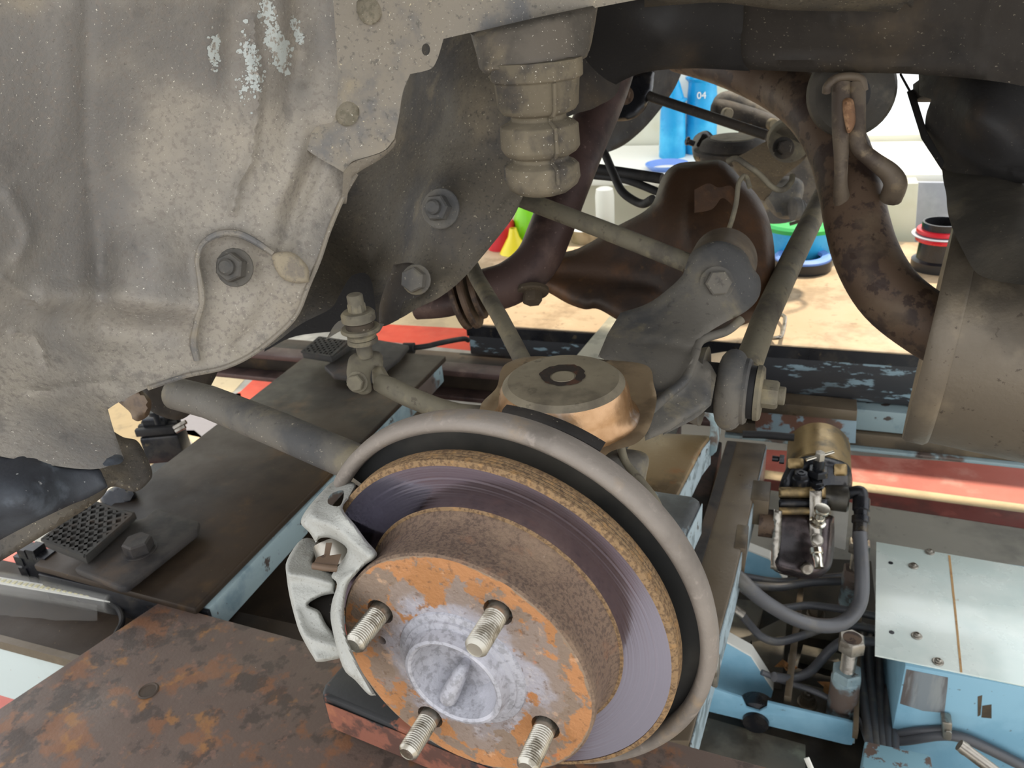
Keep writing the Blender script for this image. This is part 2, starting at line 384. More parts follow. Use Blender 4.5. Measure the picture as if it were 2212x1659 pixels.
m_silver = M('bright nickel', '#d6d0c2', [], .18, 1.0, 0, 100, rvar=.04)
m_resv = M('brown oily reservoir', '#4a4040', [('#2a2627', 12, .46, .62), ('#6d5f5c', 8, .54, .72)], .3, .6, .05, 200)
m_leaf = M('dry leaf', '#b07d4c', [('#7c5432', 60, .46, .62)], .8, 0, .2, 120)
m_clear = M('clear plastic', '#a9a6a0', [], .12, 0, 0, 100, rvar=0, alpha=.13)
m_led = M('led chip', '#d8cf9d', [], .4, 0, 0, 100, rvar=0)
m_cyan = M('blue plastic', '#1496cf', [('#3fb4e2', 6, .45, .65)], .35, 0, 0, 100)
m_green = M('green plastic', '#1f9a4a', [('#2fb84f', 8, .45, .65)], .4, 0, 0, 100)
m_lime = M('lime plastic', '#7fd018', [], .4, 0, 0, 100)
m_redp = M('red plastic', '#c81f2c', [], .35, 0, 0, 100)
m_yel = M('yellow plastic', '#e8d62a', [], .4, 0, 0, 100)
m_blk = M('black plastic', '#1c1d20', [], .32, 0, 0, 100)
m_bluep = M('cornflower plastic', '#6f93d8', [], .4, 0, 0, 100)
m_wall = M('cream wall', '#d8d6c4', [('#c8c2a6', 2, .48, .68)], .7, 0, .05, 40)
m_whitew = M('white frame paint', '#e8e6dc', [], .5, 0, 0, 40)
m_grey = M('blue grey card', '#a9adb5', [('#989ca6', 8, .45, .65)], .7, 0, 0, 40)
m_glass = M('window glass', '#e9f2f4', [], .05, 0, 0, 40, rvar=0, alpha=.18)

# ================================================================== THE CAR
def cdir(x, y, z): return w((x, y, z)).normalized()
UP = Vector((0, 0, 1)); XR = Vector((1, 0, 0)); YI = Vector((0, 1, 0))
body = thing('car_body', 'grey dusty car body shell with open wheel arch above the bare brake disc', 'car body', P(700, 640, .78))

# inner wheel arch
liner_out = [(-240, -260, 1), (770, -260, 1), (770, 372, 1), (742, 425), (712, 495), (688, 560), (668, 612), (636, 680), (596, 724), (540, 768), (480, 794), (400, 812), (320, 838), (262, 866),
             (233, 884, 1), (246, 930), (268, 992, 1), (160, 1012), (-240, 940, 1)]
liner_z = [(-60, -60, .50), (300, -60, .55), (740, -60, .66), (0, 300, .54), (400, 250, .63), (740, 300, .70), (0, 600, .56), (200, 480, .63), (430, 520, .67), (620, 600, .70), (740, 420, .73), (0, 760, .58),
           (120, 700, .62), (330, 700, .66), (600, 720, .72), (420, 810, .69), (240, 870, .63), (60, 900, .56), (250, 980, .58), (0, 960, .53)]
feats = [('line', [(548, 40), (552, 120), (560, 200), (548, 300), (540, 350), (515, 400), (502, 455)], 9, .006),
         ('blob', 640, 120, 0, 45, 170, -.022), ('blob', 610, 60, 0, 25, 90, .010), ('blob', 500, 110, 0, 30, 90, -.008),
         ('line', [(700, 300), (668, 380), (640, 450), (615, 540)], 22, -.012),
         ('line', [(655, 200), (640, 350), (600, 440)], 20, .006),
         ('line', [(426, 770), (420, 720), (432, 640), (426, 570), (440, 528), (480, 505), (520, 508), (560, 530), (592, 548)], 8, .007),
         ('plat', 500, 585, 0, 62, 70, -.005, 9), ('blob', 330, 560, 0, 75, 90, .022), ('blob', 215, 590, 0, 32, 110, -.016),
         ('line', [(100, 640), (240, 640), (330, 655), (410, 660)], 30, .010), ('blob', 260, 720, 0, 120, 45, -.016),
         ('line', [(600, 560), (655, 600)], 14, .007), ('line', [(575, 640), (560, 700), (520, 740)], 20, -.005),
         ('line', [(0, 600), (60, 640), (105, 670)], 7, .004), ('line', [(30, 720), (80, 730), (98, 790)], 7, .004),
         ('line', [(60, 846), (150, 838), (230, 822)], 7, .004), ('line', [(190, 0), (186, 300), (200, 480)], 16, -.0022),
         ('line', [(20, 420), (60, 500), (40, 560)], 16, .004), ('line', [(130, 40), (140, 200), (120, 330)], 30, .002), ('blob', 255, 830, 0, 26, 14, .003)]
mb = MB(); relief(mb, liner_out, liner_z, .0025, 9, feats=feats)
ln = mb.build('wheel_arch_panel', m_liner, body, 60, label='grey pressed steel panel with white chipped paint')
# chipped paint, raised flakes
m_chip = M('chipped pale paint', '#bdc3bf', [('#9b948a', 220, .54, .58)], .6, 0, .1, 200)
lz = tps(liner_z)
def liner_depth(V):
    z = lz(V)
    for f in feats:
        if f[0] == 'line': z = z-f[3]*np.exp(-(segdist(V, catmull([p[:2] for p in f[1]], 6))/f[2])**2)
        elif f[0] == 'blob': z = z-f[6]*np.exp(-((V[:, 0]-f[1])/f[4])**2-((V[:, 1]-f[2])/f[5])**2)
        else: z = z-f[6]/(1+np.exp((np.hypot((V[:, 0]-f[1])/f[4], (V[:, 1]-f[2])/f[5])-1)*f[7]))
    return z
GX, GY = np.arange(-40, 800, 8.0), np.arange(-60, 1020, 8.0)
_g = np.array([(x, y) for y in GY for x in GX]); LD = liner_depth(_g).reshape(len(GY), len(GX))
def on_liner(x, y, off=.0006):
    i, j = (x-GX[0])/8, (y-GY[0])/8; a, b = int(i), int(j); u, v = i-a, j-b
    z = (LD[b, a]*(1-u)+LD[b, a+1]*u)*(1-v)+(LD[b+1, a]*(1-u)+LD[b+1, a+1]*u)*v
    return P(x, y, z-off)
def flakes(spots):
    mb = MB(); rnd = random.Random(3)
    for cx, cy, sx, sy, tilt, n in spots:
        for _ in range(n):
            u, v = rnd.gauss(0, .42), rnd.gauss(0, .42); x = cx+u*sx+v*sy*tilt; y = cy+v*sy; r = rnd.uniform(1.2, 4.6)*(1 if rnd.random() < .8 else 1.7)
            k = rnd.randint(5, 7); a0 = rnd.random()*6
            ps = [on_liner(x+r*rnd.uniform(.6, 1.2)*math.cos(a0+6.283*i/k), y+r*rnd.uniform(.6, 1.2)*math.sin(a0+6.283*i/k)) for i in range(k)]
            mb.add(ps, [tuple(range(k))[::-1]])
    return mb
fl = flakes([(578, 25, 16, 40, 0, 120), (594, 92, 22, 55, .2, 330), (607, 118, 18, 42, .1, 200), (463, 108, 13, 42, 0, 110), (545, 140, 20, 70, .15, 190), (642, 70, 14, 30, .3, 60), (535, 185, 28, 40, 0, 60)]).build('paint_flakes', m_chip, ln, 60, kind='stuff', label='pale grey paint showing through')
mb = MB(); tube(mb, [on_liner(x, y, .002) for x, y in [(426, 778), (418, 740), (424, 700), (436, 650), (431, 600), (426, 560), (438, 526), (470, 506), (510, 504), (548, 520), (590, 548)]], [.003, .0035, .003, .003, .0025, .0022, .0025, .003, .0032, .003, .0025], 10)
mb.build('sealant_bead', m_flange, ln)
mb = MB(); relief(mb, [(588, 552), (630, 545), (664, 575), (668, 610, 1), (640, 612), (606, 598)], [(600, 560, .682), (660, 560, .695), (630, 610, .692)], .004, 8, rnd=12, rd=.003)
mb.build('mud_patch', m_dust, ln, 70)
mb = MB(); bolt(mb, P(508, 578, .668), cdir(-.12, .12, -1), .0125, .011, .0165, .002, .006, 20); mb.build('bolt', m_arm, ln)
mb = MB()
tube(mb, [on_liner(x, y, .001) for x, y in [(770, 375), (742, 425), (712, 495), (690, 560), (668, 612), (640, 680), (596, 726), (540, 768), (480, 795), (400, 812), (320, 838)]], .0022, 8)
mb.build('rolled_edge', m_flange, ln)
# flange plate with two plugs
fo = [(690, -260, 1), (692, 0), (678, 110), (664, 205), (655, 285), (662, 322), (742, 372, 1), (752, 362, 1), (764, 348), (826, 327), (852, 300, 1), (862, 250), (870, 200), (886, 160, 1), (915, 154), (934, 146), (946, 124), (958, 84, 1), (1020, 70), (1150, 45), (1290, 16), (1480, -20, 1), (1480, -260, 1)]
fz = [(690, -60, .655), (660, 300, .69), (745, 370, .705), (860, 300, .70), (880, 150, .675), (950, 120, .665), (1020, 60, .655), (1290, 10, .66), (1480, -40, .68), (900, -60, .64)]
fzf = tps(fz); m_plug = M('dusty plug', '#8c8371', [('#77705f', 90, .45, .6), ('#5a5650', 420, .58, .66, .5), SPK], .8, 0, .4, 200)
mb = MB(); relief(mb, fo, fz, .002, 12, holes=[circ(920, 107, 9, 14, 13)], feats=[('line', [(700, 300), (760, 330), (830, 310), (862, 220)], 14, .0015)])
fp = mb.build('flange_plate', m_flange, body, 50, label='overlapping grey flange with round plugs')
for x, y, a, b in ((799, 14, 29, 40), (749, 240, 27, 33)):
    z = float(fzf([[x, y]])[0]); mb = MB()
    relief(mb, circ(x, y, a, 20, b), lambda q, z=z, x=x, y=y, a=a, b=b: z-.0035+.002*((q[:, 0]-x)**2/a/a+(q[:, 1]-y)**2/b/b), .004, 7, rnd=6, rd=.002, feats=[('line', circ(x, y, a*.8, 16, b*.8)+[(x+a*.8, y)], 3, -.001)])
    mb.build('plug', m_plug, fp, 60)
mb = MB(); relief(mb, [(742, 372, 1), (764, 350), (828, 328), (856, 300, 1), (850, 318), (820, 345), (775, 372), (757, 392), (748, 440, 1), (738, 440, 1)], [(745, 372, .704), (856, 300, .70), (745, 438, .735)], .0015, 8)
mb.build('turned_lip', m_flange, fp, 50)
# chassis member behind the arch
co = [(540, 770, 1), (700, 480), (760, 330), (860, 230), (880, 90, 1), (1120, 20, 1), (1130, 200), (1128, 360), (1130, 424, 1), (1108, 470), (1060, 532), (1000, 602), (950, 642), (905, 664), (860, 690), (815, 700, 1), (800, 600), (760, 596), (732, 640), (712, 668), (650, 700), (590, 744)]
cz = [(560, 760, .755), (700, 560, .83), (720, 650, .755), (800, 420, .92), (880, 200, .90), (890, 330, .87), (990, 200, .78), (1120, 60, .74), (1120, 300, .74), (1120, 420, .76), (950, 450, .745), (900, 600, .74), (1000, 580, .755), (820, 690, .745), (820, 600, .86)]
mb = MB(); relief(mb, co, cz, .002, 11, feats=[('line', [(925, 340), (900, 400), (860, 480), (800, 560)], 16, -.008), ('line', [(1000, 260), (960, 330), (950, 400)], 30, .006), ('blob', 950, 445, 0, 45, 50, .006),
                       ('line', [(1060, 310), (990, 330), (905, 345)], 10, .002), ('line', [(1110, 430), (1040, 520), (960, 610)], 14, .006)])
cm = mb.build('chassis_member', m_frame, body, 60, label='brown dusty curved chassis member')
mb = MB(); bolt(mb, P(953, 451, .735), cdir(-.35, .12, -1), .0125, .012, .019, .003, .007, 5); mb.build('bolt', m_arm, cm)
mb = MB(); relief(mb, [(850, 572, 1), (888, 568), (922, 588), (926, 618), (905, 640), (872, 652), (862, 690, 1), (832, 704), (818, 700, 1), (822, 650)], [(850, 572, .735), (920, 600, .715), (820, 700, .72)], .003, 8, rnd=8, rd=.002)
tb = mb.build('bracket_tab', m_dark, cm, 60)
mb = MB(); bolt(mb, P(900, 604, .712), cdir(-.3, .15, -1), .0115, .010, .014, .002, .0, 25); mb.build('tab_bolt', m_arm, cm)
mb = MB(); relief(mb, [(1100, 0, 1), (1330, 0, 1), (1340, 180), (1290, 230), (1232, 250), (1130, 300), (1100, 300, 1)], [(1110, 0, .80), (1330, 20, .84), (1280, 230, .86), (1110, 290, .78)], .003, 14)
mb.build('chassis_gusset', m_dark, body, 60)
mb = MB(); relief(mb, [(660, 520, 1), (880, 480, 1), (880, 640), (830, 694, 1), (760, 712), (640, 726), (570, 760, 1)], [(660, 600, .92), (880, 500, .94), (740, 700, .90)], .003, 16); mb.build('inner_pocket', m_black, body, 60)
# cross member and floor above
so = [(1270, -260, 1), (1612, -260, 1), (1606, 30), (1600, 80), (1604, 130), (1621, 154, 1), (1560, 150), (1480, 148), (1400, 155), (1350, 172), (1310, 196), (1270, 216), (1225, 240, 1), (1225, 100, 1)]
mb = MB(); relief(mb, so, [(1250, 0, .80), (1440, 20, .78), (1610, 0, .80), (1615, 150, .86), (1480, 148, .88), (1300, 200, .88), (1440, 90, .80)], .003, 13, feats=[('line', [(1612, 0), (1600, 70), (1618, 150)], 9, .003)])
mb.build('cross_member', m_black, body, 60, label='black rounded cross member sleeve')
mb = MB(); relief(mb, [(1590, -260, 1), (2520, -260, 1), (2520, 226, 1), (2320, 208), (2212, 186), (2120, 172), (2000, 162), (1900, 158), (1760, 156), (1600, 150, 1)], [(1600, 0, .81), (1900, 0, .77), (2300, 0, .71), (1600, 130, .87), (1900, 150, .82), (2300, 190, .74), (1900, 70, .785)], .003, 16,
                  feats=[('line', [(1600, 128), (1760, 132), (1960, 146), (2120, 152)], 8, .005), ('line', [(2160, -20), (2125, 40), (2120, 110), (2095, 132), (1990, 136)], 7, .003), ('blob', 1798, 44, 0, 7, 6, .004), ('blob', 1832, 42, 0, 8, 9, .005)])
mb.build('floor_section', m_dark, body, 60)
mb = MB(); relief(mb, [(1392, -260, 1), (1980, -260, 1), (1975, -5), (1955, 8), (1935, 28), (1905, 25), (1700, 22), (1560, 6), (1470, 10), (1392, 16, 1)], [(1392, 0, .74), (1700, 10, .74), (1960, 0, .72), (1700, -80, .66)], .004, 13, feats=[('line', [(1400, 8), (1500, 2), (1600, 6), (1700, 14), (1900, 16)], 6, .003)], rnd=6, rd=.002)
mb.build('floor_rib', m_frame, body, 60)
mb = MB(); box(mb, -1.6, .72, .60, 1.97, 1.34, 1.37); mb.build('floor_panel', m_black, body)
mb = MB(); box(mb, -1.6, .72, .22, 1.97, 1.42, 2.05); mb.build('upper_body', M('body paint', '#6c6f72', [], .3, 0, 0), body, bevel=.05)
mb = MB(); relief(mb, [(1984, 160, 1), (2560, 130, 1), (2560, 470, 1), (2330, 420), (2212, 396), (2120, 392), (2070, 388), (2036, 372, 1), (2018, 326), (2000, 285), (2000, 250), (2012, 214, 1), (1986, 206, 1)], [(1990, 170, .92), (2330, 160, .84), (2100, 250, .80), (2300, 380, .74), (2010, 280, .90), (2100, 360, .84)], .004, 12, feats=[('line', [(2000, 230), (2040, 300), (2110, 352), (2212, 378), (2320, 405)], 10, .006)])
mb.build('spare_wheel_well', m_black, body, 60, label='black round spare wheel well')
mb = MB()
prism(mb, pt((1958, 198, .95), (1974, 192, .95), (2003, 285, .9), (2040, 350, .86), (2034, 368, .86), (1990, 300, .9)), ray(1990, 280)*.006)
tube(mb, pt((1945, 160, .97), (1966, 198, .95)), .0016, 8); boxv(mb, P(1990, 168, .93), w((.022, 0, 0)), w((0, .022, 0)), w((0, 0, .02)))
mb.build('strap', m_black, body, bevel=.001)
# chassis extension towards the front, above the trailing rod
mb = MB(); relief(mb, [(300, 838, 1), (345, 820), (470, 780), (440, 860), (395, 905), (350, 900), (318, 880)], [(300, 840, .78), (460, 790, .80), (350, 890, .80)], .02, 10, rnd=14, rd=.008)
mb.build('rod_mount', m_dark, body, 60)
mb = MB(); relief(mb, [(255, 868, 1), (292, 840), (325, 862), (322, 895), (300, 910), (286, 905, 1), (280, 890)], [(255, 868, .74), (300, 860, .73), (300, 905, .735)], .012, 8, rnd=12, rd=.008)
mb.build('jacking_lug', m_exh, body, 60)
# sill and skirt at the lower left
mb = MB(); relief(mb, [(-90, 1150, 1), (120, 1060), (180, 990), (235, 925, 1), (266, 944), (296, 952), (316, 985), (329, 1020), (322, 1040), (292, 1062), (240, 1052), (200, 1090), (0, 1213), (-90, 1262, 1)],
                  [(0, 1200, .60), (150, 1100, .61), (270, 960, .66), (325, 1020, .655), (-80, 1200, .59)], .01, 10, rnd=14, rd=.006, feats=[('line', [(262, 990), (300, 960)], 12, -.004)])
mb.build('sill_flange', m_frame, body, 60, label='gritty brown grey sill flange')

skirt = thing('sill_skirt', 'dark blue grey plastic skirt hanging below the wheel arch at the sill', 'sill trim', P(100, 1150, .55))
mb = MB(); relief(mb, [(-90, 900, 1), (-20, 948), (40, 975), (130, 1003), (205, 1008), (224, 1030), (233, 1052, 1), (190, 1076), (150, 1092), (60, 1135), (-10, 1172), (-90, 1215, 1)],
                  [(-80, 920, .55), (0, 960, .54), (150, 1005, .55), (230, 1040, .56), (60, 1080, .505), (-60, 1120, .49), (0, 1170, .53), (150, 1090, .545)], .004, 10, rnd=8, rd=.003)
m_skirt = M('dark scuffed plastic', '#42464b', [('#2e3035', 9, .44, .62), ('#5c626a', 30, .56, .7, .6), ('#b9b9b5', 160, .69, .72, .8)], .66, 0, .25, 220, spec=.35)
mb.build('skirt', m_skirt, skirt, 60)
mb = MB(); relief(mb, [(60, 978, 1), (140, 998), (185, 996), (225, 985), (258, 982), (267, 992), (258, 1002), (236, 1006), (206, 1012), (140, 1008)], [(60, 978, .555), (180, 1000, .56), (265, 990, .575)], .003, 7, rnd=6, rd=.002)
mb.build('curled_lip', m_skirt, skirt, 60)

# ------------------------------------------------------------------ bump stop
bs = thing('bump_stop', 'dusty stepped rubber bump stop hanging from its bracket above the seat cup', 'bump stop', P(1170, 410, .62))
mb = MB(); relief(mb, [(1016, 72, 1), (1150, 40), (1292, 10, 1), (1284, 60), (1272, 112), (1252, 130), (1160, 148), (1066, 162), (1038, 150), (1030, 120)],
                  lambda q: .615+.035*((q[:, 0]-1150)/135)**2+.00008*(q[:, 1]-100)*0, .05, 10, rnd=16, rd=.012)
mb.build('bracket', m_cup, bs, 60)
tp = P(1157, 152, .648)
prof_px = [(0, 128), (102, 128), (102, 168), (94, 172), (90, 228), (82, 240), (62, 246), (62, 256), (88, 268), (90, 318), (80, 330), (64, 336), (64, 344), (86, 354), (88, 384), (80, 400), (62, 412), (40, 418), (0, 419)]
prof = []
for r, y in prof_px: prof.append((r*.648/1700, (vert(tp, y)-tp).z))
mb = MB(); lathe(mb, prof, tp, UP, 12, 12, 372)
bo = mb.build('rubber_buffer', m_stop, bs, 30, bevel=.0012)
mb = MB(); sd_ = (CAM-tp); sd_.z = 0; sd_ = sd_.normalized(); side = Vector((sd_.y*-1, sd_.x, 0)); dirb = (sd_+side*.42).normalized()
tube(mb, [tp+dirb*(r+.0006)+UP*h for r, h in prof[3:-4]], .0018, 8, smooth=False)
mb.build('mould_seam', m_stop, bo)

# ------------------------------------------------------------------ hub, disc, shield, caliper
ah = w((-0.3983, 0.4315, -0.8095)).normalized(); Hc = P(997, 1444, .45)
dv = ray(997, 1444).normalized(); e1 = ah.cross(dv).normalized(); e2 = ah.cross(e1)
disc = thing('brake_disc', 'large rusty brake disc with polished face around the hub', 'brake disc', Hc)
disc.matrix_world = Matrix.Translation(Hc)
from_ang = lambda v: math.atan2(v.dot(e2), v.dot(e1))
st = [onplane(x, y, Hc, ah)-Hc for x, y in ((818, 1322), (1084, 1326), (1186, 1566), (926, 1540))]
rad_s = sum(s.length for s in st)/4
a_st = [from_ang(s) for s in st]; off = math.atan2(sum(math.sin(4*a) for a in a_st), sum(math.cos(4*a) for a in a_st))/4
S4 = [off+k*math.pi/2 for k in range(4)]
print('stud radius', rad_s, [round(math.degrees(a)) for a in a_st])
hl = [circ(rad_s*math.cos(a), rad_s*math.sin(a), .0086, 16) for a in S4]
q = onplane(824, 1383, Hc, ah)-Hc; hl.append(circ(q.dot(e1), q.dot(e2), .0032, 10))
hl.append(circ(0, 0, .0335, 40))
# a local frame in which z is the axle: the patches of rust follow the disc
def local_build(mb, name, mat, parent, **k): return mb.build(name, mat, parent, **k)
mb = MB(); plate(mb, circ(0, 0, .0782, 72), hl, Hc, e1, e2, .006, .006)
# chamfered rim of the hat
hat = mb.build('hat_face', m_hat, disc, 40, label='orange and grey rust patched hat face')
mb = MB(); lathe(mb, [(.0782, 0), (.0795, -.0012), (.0795, -.006), (.0783, -.009), (.0783, -.026), (.0790, -.031), (.0812, -.0345), (.0828, -.0365), (.0828, -.040), (.0775, -.040), (.0755, -.006), (.0755, -.0055), (.0782, -.0055)], Hc, ah, 96, closed=True)
mb.build('hat_side', m_hatside, disc, 40, label='brown rusted hat wall')
mb = MB(); lathe(mb, [(.0828, -.0375), (.1122, -.0375), (.1122, -.0505), (.0828, -.0505)], Hc, ah, 160, closed=True)
mb.build('friction_ring', m_disc, disc, 40, zax=ah, label='polished friction ring')
ep = [(.1122, -.0370), (.1148, -.0374), (.1156, -.0382), (.1157, -.0398), (.1150 , -.0403), (.1157, -.0408), (.1157, -.0424), (.1143, -.0429), (.1157, -.0434), (.1157, -.0450), (.1143, -.0455), (.1157, -.0460), (.1157, -.0485), (.1148, -.0508), (.1122, -.0508)]
mb = MB(); lathe(mb, ep, Hc, ah, 128, closed=True); mb.build('rust_edge', m_rust, disc, 40, label='rough orange brown outer edge with three grooves')
mb = MB()
for h in (-.0403, -.0429, -.0455): lathe(mb, [(.1140, h-.0006), (.1153, h-.0006), (.1153, h+.0006), (.1140, h+.0006)], Hc, ah, 128, closed=True)
mb.build('groove_shade', m_bpin, disc, 40, kind='stuff')  # dark rings colour shade into the modelled grooves
mb = MB(); lathe(mb, [(.0818, -.0363), (.0842, -.0367), (.0848, -.0378), (.0818, -.0378)], Hc, ah, 96, closed=True); mb.build('rust_ring', m_rust, disc, 40)

hub = thing('wheel_hub', 'bare wheel hub with four threaded studs and lilac grey centre cup', 'wheel hub', Hc)
mb = MB(); lathe(mb, [(.0335, -.006), (.0405, -.0002), (.0398, .0012), (.036, .0022), (.0355, .0035), (.0322, .0042), (.0310, .0085), (.0302, .0115), (.0284, .0120), (.0268, .0110), (.0250, .004), (.018, -.006), (.008, -.010), (0, -.011), (0, -.03), (.0335, -.03)], Hc, ah, 72)
mb.build('centre_cup', m_hub, hub, 40)
cpa, cpb = onplane(1003, 1436, Hc-ah*.002, ah), onplane(966, 1512, Hc+ah*.006, ah)
mb = MB(); tube(mb, [cpa-ah*.006, cpa.lerp(cpb, .15), cpa.lerp(cpb, .5)+ah*.001, cpa.lerp(cpb, .9), cpb-ah*.004], [.002, .0042, .0050, .0056, .003], 14, 8); mb.build('dust_cap_rib', m_hub, hub)
for k, a in enumerate(S4):
    o = Hc+(e1*math.cos(a)+e2*math.sin(a))*rad_s
    th = [(0, -.02), (.0064, -.02), (.0064, .004)]
    h = .004
    while h < .0255: th += [(.0064, h), (.0056, h+.00065), (.0064, h+.0013)]; h += .0015
    th += [(.0058, .0272), (.0044, .0285), (.0042, .0280), (0, .0278)]
    mb = MB(); lathe(mb, th, o, ah, 24); mb.build('stud', m_stud, hub, 50)
mb = MB(); pass
# the rotating flange behind the hat
mb = MB(); lathe(mb, [(.0, -.0062), (.070, -.0062), (.070, -.016), (.0, -.016)], Hc, ah, 48); mb.build('flange', m_arm, hub, 40)

shield = thing('dust_shield', 'round dusty backing plate with rolled rim behind the brake disc', 'backing plate', Hc-ah*.07)
# a full turn less the gap the caliper needs
gap_c = from_ang(onplane(690, 1240, Hc-ah*.045, ah)-Hc)
g0 = math.degrees(from_ang(onplane(722, 1040, Hc-ah*.055, ah)-Hc)); g1 = math.degrees(from_ang(onplane(905, 1640, Hc-ah*.055, ah)-Hc))
print('gap', g0, g1, math.degrees(gap_c))
A0, A1 = g0, g1
if A1 < A0: A1 += 360
if A0 < math.degrees(gap_c)+0 < A1 or A0 < math.degrees(gap_c)+360 < A1: A0, A1 = A1, A0+360
mb = MB(); lathe(mb, [(0.126, -0.068), (0.1235, -0.059), (0.1245, -0.0535), (0.1275, -0.0515), (0.131, -0.0525), (0.1332, -0.056), (0.1335, -0.063), (0.1315, -0.069), (0.1305, -0.069), (0.132, -0.063), (0.131, -0.057), (0.1275, -0.0545), (0.126, -0.06), (0.128, -0.069)], Hc, ah, 120, A0, A1, closed=True, ex=e1)
mb.build('rolled_rim', m_bp, shield, 50, label='pale dusty rolled rim')
mb = MB(); lathe(mb, [(.05, -.071), (.05, -.069), (.126, -.067), (.128, -.070)], Hc, ah, 120, A0, A1, closed=True, ex=e1); mb.build('back_plate', m_bpin, shield, 50, label='dark inner plate')
b0 = math.degrees(from_ang(onplane(1085, 915, Hc-ah*.078, ah)-Hc)); b1 = math.degrees(from_ang(onplane(1290, 985, Hc-ah*.078, ah)-Hc))
mb = MB(); lathe(mb, [(.115, -.078), (.1255, -.078), (.1270, -.080), (.1270, -.086), (.115, -.086)], Hc, ah, 40, min(b0, b1), max(b0, b1), closed=True, ex=e1); mb.build('dark_strip', m_dark, shield, 50)

kn = thing('wheel_knuckle', 'dusty knuckle carrying the hub behind the backing plate', 'knuckle', Hc-ah*.16)
mb = MB(); lathe(mb, [(0, -.073), (.05, -.073), (.055, -.09), (.05, -.16), (.03, -.19), (0, -.19)], Hc, ah, 40); mb.build('hub_carrier', m_arm, kn, 50)
mb = MB(); relief(mb, [(1290, 985), (1345, 970), (1400, 985), (1395, 1050), (1420, 1130), (1360, 1100), (1300, 1040)], [(1300, 990, .60), (1400, 1000, .60), (1400, 1110, .585)], .05, 12, rnd=20, rd=.02); mb.build('knuckle_neck', m_arm, kn, 60)

cal = thing('brake_caliper', 'pale grey cast brake caliper clamped over the rusty disc', 'caliper', P(715, 1300, .47))
mb = MB(); relief(mb, [(720, 1040), (745, 1038), (768, 1046), (760, 1070), (740, 1098), (768, 1135), (792, 1168), (814, 1194), (808, 1208), (790, 1220), (770, 1240), (752, 1264), (744, 1309), (747, 1366), (772, 1432), (812, 1502, 1), (796, 1500), (768, 1470), (740, 1440), (716, 1350), (716, 1305), (728, 1262), (716, 1244), (736, 1216), (750, 1186), (720, 1164), (694, 1162), (682, 1172, 1), (668, 1150), (650, 1130), (660, 1104), (690, 1068)],
                  [(722, 1040, .515), (660, 1120, .478), (740, 1110, .458), (810, 1195, .445), (720, 1170, .465), (745, 1310, .446), (720, 1320, .45), (800, 1498, .42), (745, 1430, .43)], .03, 4, rnd=8, rd=.006, per=4, feats=[('line', [(700, 1050), (672, 1108), (720, 1140), (795, 1200)], 14, .005), ('line', [(760, 1240), (735, 1262), (730, 1330), (780, 1460)], 9, .003)], holes=[[(714, 1068), (742, 1060), (735, 1092), (709, 1088)]])
mb.build('caliper_bracket', m_cal, cal, 50)
mb = MB(); relief(mb, [(653, 1164), (690, 1172), (682, 1200), (676, 1218), (708, 1234), (724, 1246), (724, 1282, 1), (694, 1288), (666, 1306), (690, 1320), (706, 1350), (742, 1392, 1), (744, 1420, 1), (690, 1430), (676, 1418), (652, 1376), (640, 1345), (626, 1290), (619, 1244), (620, 1210)],
                  [(653, 1164, .515), (620, 1220, .485), (640, 1340, .465), (690, 1425, .448), (740, 1410, .455), (710, 1260, .475), (690, 1190, .51)], .045, 4, rnd=9, rd=.007, per=4, feats=[('line', [(614, 1238), (670, 1245), (730, 1262)], 13, .007), ('line', [(640, 1330), (665, 1375), (742, 1400)], 14, .004)])
mb.build('caliper_body', m_cal, cal, 50)
mb = MB(); relief(mb, [(664, 1300), (700, 1284), (724, 1280, 1), (742, 1395, 1), (706, 1352)], [(670, 1300, .49), (740, 1390, .475), (720, 1285, .49)], .02, 7, rnd=6, rd=.004); mb.build('pad_backing', m_dark, cal, 60)
mb = MB(); tube(mb, pt((720, 1170, .50), (735, 1225, .495)), .013, 14); mb.build('slide_pin_boot', m_steel, cal)
mb = MB()
prism(mb, pt((704, 1172, .462), (718, 1172, .462), (712, 1200, .458), (738, 1196, .458), (728, 1226, .452), (676, 1220, .452), (684, 1204, .457), (700, 1198, .46)), ray(700, 1200)*.0022)
tube(mb, pt((676, 1222, .452), (704, 1226, .450), (728, 1228, .452)), .0022, 8)
mb.build('pad_clip', m_exh, cal, bevel=.0004)
# ------------------------------------------------------------------ spring seat
sc0 = P(1216, 813, .592)
def plate_z(q):
    o = [(onZ(x, y, sc0.z-.034)-CAM) for x, y in q]
    return np.array([-bz.dot(v) for v in o])
seat = thing('spring_seat', 'round dusty steel spring seat cup with rubbed shiny flank', 'spring seat', P(1212, 850, .60))
mb = MB(); relief(mb, [(1040, 872), (1072, 838), (1082, 800), (1100, 782), (1146, 770), (1215, 772), (1320, 778), (1398, 790), (1412, 830), (1418, 868), (1400, 930), (1370, 960), (1320, 975), (1296, 1000, 1), (1272, 988), (1230, 955), (1150, 930), (1060, 922), (1036, 908)],
                  plate_z, .003, 10, feats=[('line', [(1405, 830), (1408, 880), (1380, 935), (1310, 975)], 8, .004), ('line', [(1090, 790), (1070, 850), (1042, 880)], 7, .004)])
mb.build('flanged_plate', m_seatplate, seat, 60, label='bent tan flanged plate')
m_dometop = M('worn seat top', '#857b68', [('#6d6455', 24, .48, .62), ('#9a8f79', 9, .5, .7), ('#5d5548', 60, .6, .68, .6)], .5, .35, .12, 260)
mb = MB(); lathe(mb, [(0, 0), (.0085, 0), (.0088, -.0006), (.032, -.0008), (.042, -.002), (.0465, -.006)], sc0, UP, 64); st_ = mb.build('seat_top', m_dometop, seat, 30)
